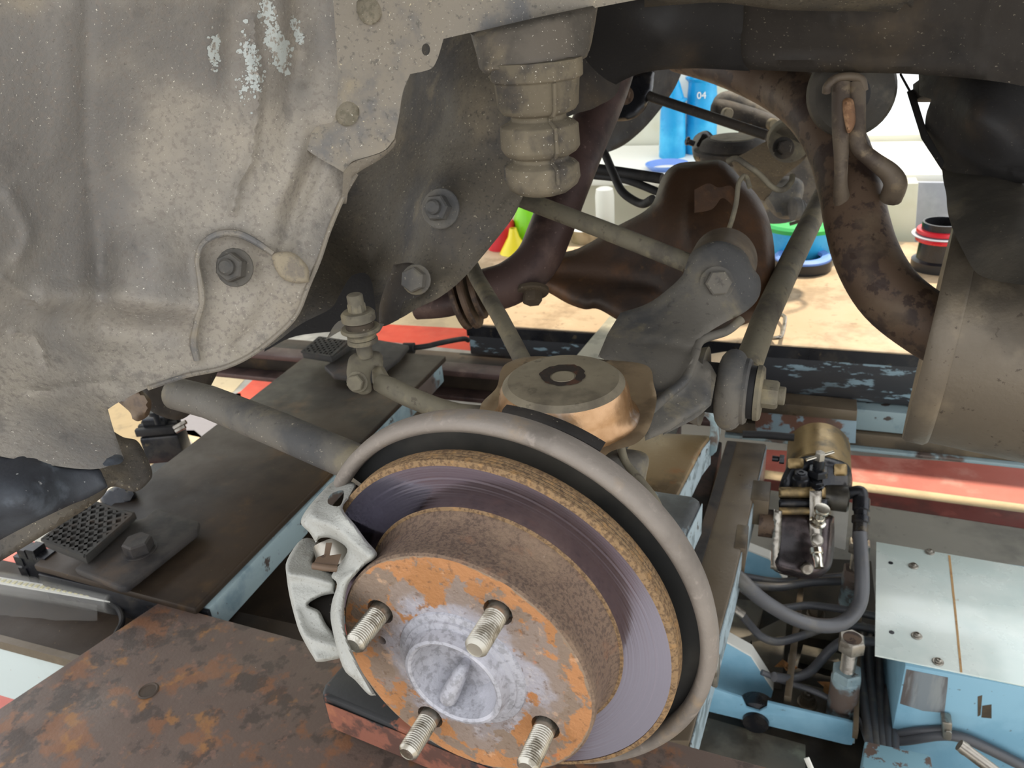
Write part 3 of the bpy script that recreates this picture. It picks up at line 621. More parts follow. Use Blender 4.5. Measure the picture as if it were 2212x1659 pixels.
mb = MB(); lathe(mb, [(.0465, -.006), (.0490, -.011), (.0505, -.020), (.0525, -.030), (.057, -.034), (.057, -.038), (.046, -.038)], sc0, UP, 64, closed=True); mb.build('seat_flank', m_domeflank, seat, 40, label='rubbed coppery flank')
m_stain = M('black rust stain', '#2a221c', [('#4a2f20', 60, .5, .6)], .7, 0, .2, 200)
V_ = [(.0105+.0035*math.sin(2*a)*0, a) for a in np.linspace(0, 2*math.pi, 41)[:-1]]
mb = MB(); rn = random.Random(5)
inn = [sc0+Vector((.0098*math.cos(a), .0098*math.sin(a), .0002)) for _, a in V_]
out_ = [sc0+Vector(((.0165+.004*max(0, math.cos(a-2.1))+rn.uniform(-.0008, .0008))*math.cos(a), (.0150+.006*max(0, math.sin(a))+rn.uniform(-.0008, .0008))*math.sin(a), .0001)) for _, a in V_]
mb.add(inn+out_, [(i, (i+1) % 40, 40+(i+1) % 40, 40+i) for i in range(40)]); mb.build('rust_stain', m_stain, st_)

# ------------------------------------------------------------------ arms, links, rods
arm = thing('control_arm', 'broad grey pressed control arm with bolted eye above the spring seat', 'control arm', P(1430, 920, .66))
mb = MB(); relief(mb, [(1482, 572), (1498, 542), (1550, 520), (1604, 540), (1626, 578), (1642, 602), (1640, 640), (1612, 672), (1560, 700), (1520, 728), (1503, 770), (1536, 800, 1), (1536, 872, 1), (1490, 900), (1440, 932), (1394, 952, 1), (1388, 900), (1410, 850), (1350, 800), (1292, 770, 1), (1312, 722, 1), (1318, 712), (1340, 676, 1), (1400, 655), (1446, 622), (1474, 594)],
                  [(1500, 560, .76), (1620, 580, .77), (1640, 640, .77), (1400, 660, .77), (1310, 720, .74), (1300, 770, .69), (1500, 740, .71), (1530, 830, .68), (1400, 940, .63), (1420, 860, .66)], .006, 10, rnd=8, rd=.004,
                  feats=[('blob', 1550, 605, 0, 60, 60, .004), ('line', [(1390, 740), (1450, 745), (1496, 760)], 8, -.005), ('line', [(1500, 768), (1470, 830), (1420, 862)], 9, .008)])
mb.build('pressing', m_arm, arm, 60)
prs = arm.children[0]; mb = MB(); bolt(mb, P(1548, 612, .750), cdir(-.05, .08, -1), .0125, .010, .0165, .002, 0, 0); mb.build('eye_bolt', m_arm, prs)
mb = MB(); prism(mb, [P(x, y, .784) for x, y in circ(1550, 600, 76, 44)], w((.022, -.026, .055))); mb.build('bushing_sleeve', M('tan stained sleeve', '#5f5140', [('#463c31', 14, .46, .62), ('#75634a', 18, .52, .7)], .7, .1, .2, 140), arm)
mb = MB(); tube(mb, pt((1602, 690, .745), (1570, 715, .74), (1515, 735, .72), (1500, 770, .70), (1480, 820, .675), (1440, 855, .655), (1400, 890, .63)), .0042, 12); mb.build('folded_edge', m_arm, arm)
mb = MB(); relief(mb, [(1498, 770, 1), (1530, 782), (1548, 810, 1), (1536, 875, 1), (1500, 905), (1432, 940, 1), (1432, 880, 1), (1470, 840)], [(1500, 780, .715), (1540, 830, .70), (1434, 930, .655)], .012, 10, rnd=6, rd=.003); mb.build('side_web', m_arm, arm, 60)

axle = thing('axle_crossmember', 'brown boxed axle member with domed tower behind the control arm', 'axle', P(1400, 690, .98))
mb = MB(); relief(mb, [(1130, 580), (1180, 552), (1250, 536), (1330, 490), (1404, 446), (1430, 384), (1462, 354), (1520, 348), (1562, 348), (1600, 384), (1640, 428), (1664, 485), (1674, 560), (1668, 640), (1640, 690, 1), (1500, 730), (1335, 692, 1), (1292, 668), (1262, 668), (1225, 655), (1180, 630), (1140, 620)],
                  [(1140, 600, 1.06), (1300, 520, 1.02), (1300, 660, .98), (1430, 420, .96), (1540, 360, .95), (1640, 440, .93), (1665, 600, .90), (1540, 500, .89), (1450, 600, .93), (1340, 690, .96)], .08, 11, rnd=26, rd=.022,
                  feats=[('line', [(1500, 400), (1490, 480), (1500, 540)], 14, .006), ('line', [(1180, 590), (1300, 600), (1420, 620), (1420, 660)], 14, -.006)])
ax_ = mb.build('boxed_member', m_beam, axle, 60)
mb = MB(); relief(mb, [(1500, 410, 1), (1530, 396), (1552, 405), (1580, 402), (1592, 430), (1590, 470, 1), (1582, 445), (1560, 428), (1538, 452), (1500, 460, 1)], [(1500, 410, .885), (1590, 430, .87), (1500, 460, .88)], .004, 7); mb.build('line_bracket', m_beam, axle, 60)
# brake pipe along the axle
bl = thing('brake_pipe', 'thin bent steel brake pipe clipped to the brown axle tower', 'brake pipe', P(1590, 430, .88))
mb = MB(); tube(mb, pt((1572, 348, .90), (1590, 342, .89), (1612, 356, .88), (1640, 376, .88), (1668, 404, .88), (1690, 410, .89), (1708, 395, .90), (1712, 380, .91)), .0033, 12); mb.build('upper_run', m_link, bl)
mb = MB(); tube(mb, pt((1620, 405, .86), (1610, 380, .865), (1596, 396, .865), (1590, 440, .865), (1578, 485, .865), (1568, 505, .865)), .0027, 10); mb.build('lower_run', m_link, bl)

def one(name, label, cat, mb, mat, ang=35, bevel=0, group=None):
    return tag(mb.build(name, mat, None, ang, bevel), label, cat, group)
t = thing('lateral_link', 'straight dusty rod slanting from the bump stop down to the arm eye', 'suspension link', P(1300, 510, .84))
mb = MB(); tube(mb, pt((1080, 410, .90), (1128, 430, .88), (1300, 495, .84), (1480, 566, .79), (1510, 578, .785)), .0098, 18, smooth=False); mb.build('rod', m_link, t)
t = thing('toe_link', 'thin dusty rod rising from behind the spring seat to the exhaust flange', 'suspension link', P(1100, 720, .72))
mb = MB(); tube(mb, pt((1012, 560, .92), (1030, 600, .88), (1080, 685, .80), (1140, 800, .74)), .0086, 18, smooth=False); mb.build('rod', m_link, t)
t = thing('trailing_rod', 'thick grey tubular rod from the sill to the knuckle left of the disc', 'suspension link', P(560, 920, .66))
mb = MB(); tube(mb, pt((380, 850, .74), (450, 868, .715), (600, 928, .655), (745, 990, .62), (850, 1036, .60)), .0152, 22, smooth=False); mb.build('rod', m_arm, t)

# stabiliser link and bar
sl = thing('stabilizer_link', 'upright bolt with stacked washers and forked bracket left of the seat', 'stabilizer link', P(786, 850, .66))
b0_ = P(788, 762, .665); zz = lambda y: (vert(b0_, y)-b0_).z; k_ = .665/1700
mb = MB(); cyl(mb, b0_+UP*zz(770), UP, 17*k_, zz(636)-zz(770), 18, .001)
for i in range(6): lathe(mb, [(12*k_, 0), (14.5*k_, .0008), (12*k_, .0016)], b0_+UP*(zz(668)+i*.0018), UP, 18)
mb.build('threaded_bolt', m_link, sl)
mb = MB(); hexa(mb, b0_+UP*zz(676), UP, 19*k_, zz(654)-zz(676)); mb.build('nut', m_link, sl)
for r, y0, y1, m, nm in ((36, 690, 672, m_link, 'washer'), (30, 706, 690, m_dark, 'bushing'), (42, 712, 706, m_link, 'washer'), (31, 728, 716, m_link, 'bushing'), (33, 738, 730, m_link, 'washer')):
    mb = MB(); cyl(mb, b0_+UP*zz(y0), UP, r*k_, zz(y1)-zz(y0), 32, .002); mb.build(nm, m, sl)
mb = MB(); relief(mb, [(750, 790), (758, 768), (790, 758), (822, 762), (826, 790, 1), (806, 796), (800, 815), (802, 845), (780, 852), (756, 835), (749, 812)], [(755, 790, .655), (825, 770, .67), (790, 850, .645)], .004, 6, rnd=6, rd=.003); mb.build('fork', m_link, sl, 60)
mb = MB(); relief(mb, [(808, 772), (826, 768), (827, 800), (822, 822, 1), (810, 800)], [(815, 780, .70)], .004, 6); mb.build('fork_cheek', m_link, sl, 60)
mb = MB(); bolt(mb, P(772, 825, .642), cdir(-.15, .2, -1), .0072, .006, .009, .0012, 0, 10); mb.build('fork_bolt', m_link, sl)
mb = MB(); relief(mb, [(702, 735, 1), (740, 690), (830, 700, 1), (815, 720), (780, 722), (745, 712)], [(705, 735, .70), (740, 690, .70), (830, 700, .69)], .003, 8); mb.build('bracket_plate', m_arm, sl, 60)
sb = thing('stabilizer_bar', 'dusty curved stabilizer bar running from the fork behind the disc', 'stabilizer bar', P(900, 880, .65))
mb = MB(); tube(mb, pt((818, 826, .665), (845, 838, .66), (900, 864, .65), (980, 892, .64), (1060, 900, .64), (1150, 905, .66)), [.0075, .0088, .0088, .0088, .0088, .0088], 18); mb.build('bar', m_link, sb)
mb = MB(); relief(mb, [(806, 790), (822, 785), (842, 815), (852, 835), (835, 850), (812, 842), (804, 820)], [(810, 800, .672), (845, 840, .66)], .012, 6, rnd=8, rd=.005); mb.build('flattened_end', m_link, sb, 60)

# shock absorber with its lower bushing
sh = thing('shock_absorber', 'long dusty shock absorber tube ending in a ringed bushing', 'shock absorber', P(1600, 900, .74))
mb = MB(); tube(mb, pt((1800, 380, 1.14), (1706, 572, .93), (1652, 690, .84), (1612, 800, .775)), .0138, 20, smooth=False); mb.build('tube', m_link, sh)
oc = P(1580, 842, .735); axs = cdir(.93, .12, -.36)
mb = MB(); lathe(mb, [(.024+.0145*math.cos(R_(t_)), .0125*math.sin(R_(t_))) for t_ in range(0, 360, 20)], oc, axs, 48, closed=True); mb.build('ring', m_arm, sh, 60)
mb = MB(); cyl(mb, oc-axs*.026, axs, .024, .03, 32, .003); mb.build('rubber_collar', m_rubber, sh)
mb = MB(); cyl(mb, oc+axs*.006, axs, .031, .010, 32, .002); mb.build('washer', m_arm, sh)
mb = MB(); cyl(mb, oc+axs*.016, axs, .025, .006, 32, .001); mb.build('rubber_disc', m_rubber, sh)
mb = MB(); cyl(mb, oc+axs*.022, axs, .026, .006, 32, .002); mb.build('outer_washer', m_link, sh)
mb = MB(); hexa(mb, oc+axs*.028, axs, .0135, .014, 15); cyl(mb, oc+axs*.042, axs, .0085, .006, 16, .001); mb.build('nut', m_link, sh)
mb = MB(); lathe(mb, [(0, 0), (.026, 0), (.030, .02), (.038, .05), (0, .05)][::-1], oc-axs*.075, axs, 32); mb.build('arm_stub', m_arm, sh)

# wire of the brake line near the seat
t = thing('brake_hose', 'thin grey brake hose looping behind the right of the backing plate', 'brake hose', P(1420, 1120, .58))
mb = MB(); tube(mb, pt((1340, 960, .60), (1352, 1000, .60), (1385, 1040, .59), (1415, 1080, .58), (1425, 1110, .575), (1420, 1135, .57)), .0032, 12); mb.build('hose', m_link, t)
mb = MB(); tube(mb, pt((1338, 1035, .61), (1372, 1065, .60), (1395, 1100, .59), (1410, 1110, .585)), .0022, 10); mb.build('sensor_wire', m_rubber, t)

# ------------------------------------------------------------------ exhaust
fe = thing('front_exhaust_pipe', 'reddish brown bent exhaust pipe with clamped flange behind the bump stop', 'exhaust pipe', P(1100, 640, 1.0))
mb = MB(); tube(mb, pt((1350, 60, 1.04), (1312, 190, 1.02), (1262, 310, 1.0), (1218, 420, .98), (1188, 500, .97), (1158, 565, .965), (1105, 610, .965), (1045, 630, .97)), .0275, 24, 6); mb.build('pipe', m_exhr, fe)
fl_o = P(1028, 634, .975); fa = (P(1105, 610, .965)-fl_o).normalized()
for k, (r, h, t_) in enumerate(((.033, 0, .006), (.042, -.012, .007), (.040, -.024, .007))):
    mb = MB(); cyl(mb, fl_o+fa*h, fa, r, t_, 32, .002); mb.build('flange_ring', m_exh, fe)
mb = MB(); tube(mb, pt((1010, 640, .98), (960, 655, .99), (900, 660, 1.0)), .018, 18); mb.build('inlet_stub', m_exhr, fe)
mb = MB(); bolt(mb, P(1150, 625, .95), cdir(0, .9, -.3), .012, .012, .02, .006, 0); mb.build('drain_boss', m_dark, fe)
# rear pipe and muffler
mf = thing('muffler', 'large dusty brown muffler drum with bent inlet pipe at the car tail', 'muffler', P(2100, 960, .82))
mb = MB(); tube(mb, pt((1470, 110, 1.16), (1560, 135, 1.10), (1660, 175, 1.04), (1745, 225, .98), (1800, 300, .94), (1832, 390, .91), (1850, 480, .885), (1875, 560, .865), (1925, 640, .845), (2010, 705, .83), (2080, 740, .82)), [.030, .030, .031, .034, .034, .0345, .034, .034, .034, .034, .034], 28, 6)
mb.build('inlet_pipe', m_exh, mf)
mc = P(2012, 720, .84); ma = (XR+Vector((0, -.16, -.06))).normalized()
prof = [(0, 0), (.100, 0), (.110, -.002), (.113, .002), (.113, .016), (.109, .019)]
mb = MB(); lathe(mb, [(0, -.001), (.103, -.001), (.116, -.004), (.1185, .0), (.1185, .016), (.1155, .020), (.1145, .019), (0, .019)], mc, ma, 72); mb.build('end_cap', m_muf, mf, 40, label='folded end cap seam')
mb = MB(); lathe(mb, [(.05, .01), (.1145, .012), (.1145, .50), (.05, .52)], mc, ma, 72); mb.build('drum', m_muf, mf, 40)
hs = thing('heat_shield', 'dark brown folded heat shield sheet above the muffler drum', 'heat shield', P(2150, 600, .78))
mb = MB(); relief(mb, [(2034, 362, 1), (2068, 374), (2200, 384), (2330, 395), (2560, 410, 1), (2560, 690, 1), (2330, 640), (2212, 616), (2150, 606), (2108, 588), (2082, 545), (2060, 500), (2050, 470), (2046, 448), (2044, 420), (2038, 392)],
                  [(2068, 372, .86), (2330, 395, .78), (2044, 455, .78), (2110, 590, .70), (2330, 630, .62), (2200, 480, .70), (2090, 440, .77)], .002, 11, feats=[('line', [(2100, 395), (2075, 440), (2046, 456)], 8, .004), ('line', [(2110, 450), (2212, 455), (2320, 460)], 10, .003)])
mb.build('folded_sheet', m_shield, hs, 60)
# hanger
hg = thing('exhaust_hanger', 'pair of welded steel hanger rods hooked in a black rubber ring', 'exhaust hanger', P(1840, 440, .84))
mb = MB(); cyl(mb, P(1836, 198, .885), cdir(0, .35, -1), .049, .014, 40, .005); dk = mb.build('rubber_ring', m_shield, hg)
mb = MB(); cyl(mb, P(1838, 205, .845), cdir(0, .35, -1), .020, .004, 28, .001); mb.build('ring_insert', m_black, hg)
mb = MB(); tube(mb, pt((1785, 200, .835), (1788, 185, .83), (1805, 170, .828), (1835, 165, .826), (1860, 172, .828), (1866, 196, .832)), .0045, 12); mb.build('hook', m_rod, hg)
mb = MB(); tube(mb, pt((1817, 180, .835), (1817, 270, .84), (1817, 350, .85), (1816, 400, .86), (1820, 440, .875), (1824, 470, .88)), [.0095, .0095, .0072, .0072, .010, .011], 14); mb.build('straight_rod', m_rod, hg)
mb = MB(); tube(mb, pt((1850, 180, .835), (1850, 280, .838), (1856, 318, .84), (1885, 345, .84), (1920, 372, .842), (1934, 398, .845), (1924, 428, .86)), [.0095, .0095, .0085, .009, .0105, .012, .012], 14); mb.build('bent_rod', m_rod, hg)
m_weld = M('weld rust', '#8a6548', [('#b88f6a', 60, .48, .62), ('#5a3f2e', 90, .56, .68)], .6, .2, .4, 200)
mb = MB(); relief(mb, [(1820, 220), (1842, 215), (1848, 260), (1838, 285), (1828, 280)], [(1834, 250, .823)], .012, 6, rnd=8, rd=.004); mb.build('weld_bead', m_weld, hg, 60)
mb = MB(); tube(mb, pt((1812, 460, .875), (1842, 462, .878)), .006, 12); mb.build('pin', m_exh, hg)

# ------------------------------------------------------------------ the far wheel's corner
fz_ = 1.66
fw = thing('far_brake_assembly', 'far side brake with dark spring seat and grey disc seen under the car', 'brake assembly', P(1640, 470, 1.7))
mb = MB(); cyl(mb, P(1680, 365, 1.86), -YI, .128, .02, 64, .004); mb.build('disc', m_arm, fw, label='pale grey disc')
mb = MB(); relief(mb, [(1540, 218), (1562, 198), (1600, 200), (1680, 240), (1740, 285), (1760, 330), (1700, 300), (1600, 280), (1545, 250)], [(1540, 220, 1.72), (1740, 290, 1.72)], .05, 10, rnd=12, rd=.02); mb.build('knuckle', m_arm, fw, 60)
c_ = P(1582, 330, 1.58); sdm = [(0, 0), (.050, 0), (.060, -.006), (.064, -.014), (.066, -.020), (.076, -.022), (.076, -.028), (.064, -.030), (.062, -.044), (0, -.044)]
mb = MB(); lathe(mb, sdm, c_+UP*.03, UP, 48); mb.build('spring_seat', m_dark, fw, 30, label='dark round spring seat')
mb = MB(); cyl(mb, c_+UP*.0295, UP, .044, .002, 40); mb.build('seat_top', m_link, fw)
mb = MB(); relief(mb, [(1545, 215), (1620, 230), (1700, 262), (1745, 300), (1690, 300), (1600, 272), (1540, 262)], [(1600, 250, 1.68)], .05, 10, rnd=12, rd=.02); mb.build('bracket', m_dark, fw, 60)
for x, y in ((1568, 245), (1665, 268)): mb = MB(); cyl(mb, P(x, y, 1.66), cdir(.3, .4, -1), .012, .012, 16, .002); mb.build('bolt', m_link, fw)
mb = MB(); relief(mb, [(1497, 300), (1525, 282), (1545, 300), (1560, 340), (1530, 356), (1500, 345)], [(1520, 320, 1.62)], .06, 9, rnd=10, rd=.02); mb.build('caliper', m_black2, fw, 60)
mb = MB(); tube(mb, pt((1482, 304, 1.6), (1500, 311, 1.6)), .006, 10, smooth=False); lathe(mb, [(.004, 0), (.009, .003), (.009, .007), (.004, .01)], P(1480, 303, 1.6), cdir(1, .3, 0), 12, closed=True); mb.build('bleed_nipple', m_black2, fw)
mb = MB(); relief(mb, [(1655, 400), (1700, 380), (1735, 395), (1730, 440), (1715, 470), (1680, 470), (1655, 440)], [(1690, 430, 1.55)], .06, 9, holes=[circ(1668, 375+0, 1, 4)] if 0 else (), rnd=10, rd=.02); mb.build('knuckle_lug', m_arm, fw, 60)
mb = MB(); cyl(mb, P(1712, 452, 1.53), cdir(1, -.1, .1), .022, .014, 20, .002); cyl(mb, P(1724, 451, 1.53), cdir(1, -.1, .1), .017, .010, 20, .002); cyl(mb, P(1732, 450, 1.53), cdir(1, -.1, .1), .008, .020, 14, .001); mb.build('lug_nut', m_arm, fw)
mb = MB(); tube(mb, [P(1680, 365, 1.80)+(XR*math.cos(a)+UP*math.sin(a))*.133 for a in np.linspace(-1.3, .6, 20)], .004, 10); mb.build('shield_edge', m_dark, fw)
fa_ = thing('far_control_arm', 'brownish plate control arm with rounded bolted eye under the exhaust pipe', 'control arm', P(1640, 430, 1.3))
mb = MB(); relief(mb, [(1664, 300), (1690, 275), (1720, 278), (1744, 305), (1748, 330, 1), (1730, 352), (1690, 385), (1652, 435, 1), (1625, 420), (1590, 370), (1578, 345, 1), (1610, 330), (1645, 310)], [(1690, 290, 1.30), (1748, 330, 1.32), (1640, 430, 1.57), (1590, 350, 1.44)], .006, 9, rnd=6, rd=.004); mb.build('pressing', m_frame, fa_, 60)
mb = MB(); cyl(mb, P(1706, 306, 1.305), cdir(.25, -.45, 1), .034, .05, 32, .004); mb.build('bushing_sleeve', m_link, fa_)
mb = MB(); bolt(mb, P(1692, 320, 1.285), cdir(0, .1, -1), .012, .008, .018, .002, 0); mb.build('eye_bolt', m_dark, fa_)
t = thing('far_lateral_link', 'slender dark rod crossing the bright gap to the far arm eye', 'suspension link', P(1530, 250, 1.3))
mb = MB(); tube(mb, pt((1385, 200, 1.36), (1412, 211, 1.34), (1655, 292, 1.29)), .0082, 16, smooth=False); mb.build('rod', m_dark, t)
t = thing('far_wheel_liner', 'black curved plastic liner of the far wheel arch', 'wheel liner', P(1360, 320, 1.5))
mb = MB(); relief(mb, [(1310, 150, 1), (1480, 140, 1), (1452, 200), (1400, 268), (1350, 312), (1305, 332), (1280, 340, 1), (1290, 250)], [(1320, 160, 1.36), (1480, 145, 1.5), (1300, 330, 1.42)], .006, 10, feats=[('line', [(1475, 150), (1445, 205), (1395, 266), (1310, 328)], 8, .008)])
mb.build('liner_panel', m_black, t, 60)
mb = MB(); relief(mb, [(1330, 175), (1405, 152), (1412, 170), (1404, 215), (1380, 250), (1340, 262), (1300, 250)], [(1350, 200, 1.34)], .02, 9, rnd=10, rd=.01); mb.build('inner_bracket', m_black2, t, 60)
mb = MB(); bolt(mb, P(1348, 206, 1.325), cdir(0, .1, -1), .010, .008, .016, .002, 0); mb.build('bracket_bolt', m_exh, t)
t = thing('far_cable', 'black looping cable and twin pipes beside the brown axle tower', 'cable', P(1330, 420, 1.2))
mb = MB(); tube(mb, pt((1288, 310, 1.25), (1305, 330, 1.24), (1325, 375, 1.22), (1345, 415, 1.2), (1385, 440, 1.18), (1410, 430, 1.15)), .0065, 14); mb.build('cable', m_rubber, t)
mb = MB(); tube(mb, pt((1268, 362, 1.3), (1340, 372, 1.28), (1430, 386, 1.24)), .0085, 14); mb.build('pipe', m_rubber, t)
mb = MB(); tube(mb, pt((1275, 378, 1.32), (1350, 388, 1.28), (1430, 418, 1.24)), .0065, 14); mb.build('lower_pipe', m_rubber, t)

# ================================================================== THE WORKSHOP
def struct(o): o['kind'] = 'structure'; return o
def zs(*a): return [onZ(*q) for q in a]
def flatz(mb, pts, Z, th): return prism(mb, [onZ(x, y, Z) for x, y in pts], (0, 0, -th))
mb = MB(); box(mb, -6, 6, -4, 6, -.1, 0); struct(mb.build('floor', m_floor))
def stripe(pts, mat, h=.0012):
    mb = MB(); prism(mb, [onZ(x, y, 0) for x, y in pts], (0, 0, h)); return struct(mb.build('floor_stripe', mat))
stripe([(1600, 968), (2330, 1016), (2330, 1106), (1600, 1009)], m_red); stripe([(1600, 1009), (2330, 1106), (2330, 1124), (1600, 1028)], m_cream)
stripe([(1600, 1028), (2330, 1124), (2330, 1160), (1600, 1049)], m_dred)
stripe([(832, 672), (1040, 681), (1040, 712), (800, 699)], m_cream); stripe([(800, 699), (1040, 712), (1040, 760), (780, 732)], m_redhot)
stripe([(300, 850), (400, 812), (536, 812), (505, 846), (420, 890)], m_cream); stripe([(520, 846), (556, 812), (660, 815), (600, 930), (500, 900), (440, 888)], m_redhot)
stripe([(372, 850), (520, 850), (540, 965), (452, 950), (384, 935)], M('grey floor paint', '#77757a', [], .6, 0, .05, 60))
stripe([(200, 860), (340, 840), (372, 900), (350, 1010), (220, 980)], M('darkened cream paint', '#8a7a5c', [('#6f634c', 14, .5, .66)], .6, 0, .1, 80)); stripe([(395, 930), (420, 930), (450, 955), (430, 975)], m_cream)  # first patch is cream floor, its colour darkened to offset the sun
stripe([(-120, 1130), (120, 1180), (330, 1100), (900, 1230), (860, 1500), (-120, 1760)], m_red)

# back of the shop
mb = MB(); box(mb, -6, -.13, 3.4, 3.5, 0, 2.6); struct(mb.build('wall_back', m_wall))
mb = MB(); box(mb, -.13, 6, 3.4, 3.5, 0, .62); struct(mb.build('wall_back_low', m_wall))
w1 = MB(); box(w1, -.13, -.06, 3.37, 3.52, .62, 2.5); w1 = struct(w1.build('window_1', m_whitew))
for x in (.42, 1.05, 1.26, 1.9):
    mb = MB(); box(mb, x, x+.06, 3.39, 3.47, .62, 2.5); mb.build('mullion', m_whitew, w1)
mb = MB(); box(mb, -.13, 6, 3.385, 3.475, 2.44, 2.5); mb.build('window_head', m_whitew, w1)
for x0, x1 in ((-.06, .42), (.48, 1.05), (1.11, 1.26), (1.32, 1.9)):
    mb = MB(); box(mb, x0, x1, 3.43, 3.434, .62, 2.44); mb.build('pane', m_glass, w1)

# near runway
nr = thing('near_runway', 'rust blotched steel runway plate reaching under the brake disc', 'lift runway', (-.3, .4, .5))
pc, pr = onZ(345, 1300, .55), onZ(1650, 1655, .55)
mb = MB(); prism(mb, [pc, pr, (.9, pr.y-.045, .55), (.9, .20, .55), (-.20, .20, .55), (-.27, -.45, .55), (-.95, -.45, .55), (-.86, .28, .55)], (0, 0, -.05)); mb.build('deck_plate', m_rustplate, nr, 35, .002)  # unseen outer edge stepped to give the disc dark and bright reflections
mb = MB(); lathe(mb, [(0, 0), (.009, 0), (.0105, .0012), (.012, .0002), (.012, -.002), (0, -.002)], onZ(320, 1492, .5505), UP, 24); mb.build('weld_spot', m_flat, nr)
ch = thing('near_runway_channel', 'pale blue painted channel beside the runway plate at the frame edge', 'lift channel', (-1.2, .56, .4))
yb = onZ(100, 1405, .5).y
mb = MB(); box(mb, -1.8, -.45, yb, .64, .494, .50); mb.build('top_flange', m_jtop, ch)
zb = onY(95, 1533, yb).z
mb = MB(); box(mb, -1.8, -.62, yb+.002, yb+.014, zb, .494); mb.build('side_web', M('pale channel paint', '#bcc6c4', [('#a7b1ae', 5, .46, .64), ('#8c5a3c', 40, .64, .69)], .5, 0, .08, 120), ch, label='pale blue side with rust runs')
mb = MB(); box(mb, -1.8, -.45, yb-.006, yb+.004, .486, .502); mb.build('lip', m_brownbeam, ch)
lt = thing('light_tube', 'clear tube lamp with a row of small diodes lying on the channel', 'light tube', onZ(100, 1285, .5))
la, lb = onZ(-80, 1246, .522), onZ(243, 1300, .522); ld = (lb-la).normalized()
mb = MB(); lathe(mb, [(.0145, 0), (.0165, 0), (.0165, (lb-la).length), (.0145, (lb-la).length)], la, ld, 28, closed=True); mb.build('tube', m_clear, lt)
mb = MB(); boxv(mb, la+Vector((0, -.004, .002)), lb-la, (0, .012, 0), (0, 0, .0015)); strip = mb.build('led_strip', m_whitew, lt)
for i in range(26):
    c = la.lerp(lb, (i+.6)/26.6); mb = MB(); boxv(mb, c+Vector((-.003, -.001, .0036)), ld*.0055, (0, .0055, 0), (0, 0, .0012)); mb.build('led', m_led, strip)
mb = MB(); cyl(mb, lb, ld, .0172, .006, 24, .001); mb.build('end_cap', m_clear, lt)
mb = MB(); tube(mb, [onZ(238, 1300, .522), onZ(258, 1318, .515), onZ(264, 1342, .508), onZ(252, 1368, .506), onZ(240, 1395, .506)], .0042, 10); mb.build('cord', m_rubber, lt)
fm = MB()
g = [[onZ(-60+i*30, 1268+i*4.3+j*(12-.45*i if i > 6 else 11), .520-.0045*j+.0016*math.sin(i*1.3+j)) for j in range(6)] for i in range(10)]
fm.add([p for r in g for p in r], [(i*6+j, i*6+j+1, i*6+j+7, i*6+j+6) for i in range(9) for j in range(5)])
one('plastic_film', 'loose clear plastic film draped from the tube lamp over the channel', 'plastic film', fm, M('film', '#9a9690', [], .1, 0, 0, 50, rvar=0, alpha=.14), 80)

# jack spanning the runways on the left
jk = thing('rolling_jack', 'long dark oily jack beam slanting across under the car on the left', 'rolling jack', (-.85, .95, .44))
mb = MB(); prism(mb, [(-1.0, .592, .56), (-.700, .578, .56), (-.686, 1.36, .56), (-1.0, 1.36, .56)], (0, 0, -.012)); mb.build('top_plate', m_jtop, jk, 35, .003, label='oily dark brown top plate')
mb = MB(); box(mb, -.99, -.693, .594, 1.352, .502, .548); mb.build('main_tube', m_blue, jk, 35, .004, label='blue grey tube with worn paint')
mb = MB(); box(mb, -.992, -.692, .588, .5935, .498, .5475); mb.build('end_cap', m_black2, jk, 35, .001, label='black end cap')
mb = MB(); relief(mb, [(216, 1076), (250, 1050), (286, 1056), (292, 1078), (262, 1100), (232, 1102)], [(250, 1080, 1.26)], .05, 7, rnd=6, rd=.01); mb.build('roller_bracket', m_black2, jk, 60)
mb = MB(); box(mb, -.96, -.635, .655, 1.35, .436, .446); mb.build('ledge', m_jtop, jk, 35, .002)
mb = MB(); box(mb, -.95, -.625, .66, 1.345, .37, .436); mb.build('lower_tube', m_blue, jk, 35, .004)
mb = MB()
for i in range(9):
    a = 2*math.pi*i/9; c = P(88, 1222, 1.17)+Vector((.03*math.cos(a), 0, .03*math.sin(a)))
    boxv(mb, c+Vector((-.008, -.01, -.008)), (.016, 0, 0), (0, .02, 0), (0, 0, .016))
cyl(mb, P(88, 1222, 1.17)+Vector((0, -.008, 0)), YI, .03, .016, 24); mb.build('toothed_wheel', m_black2, jk, kind='stuff')
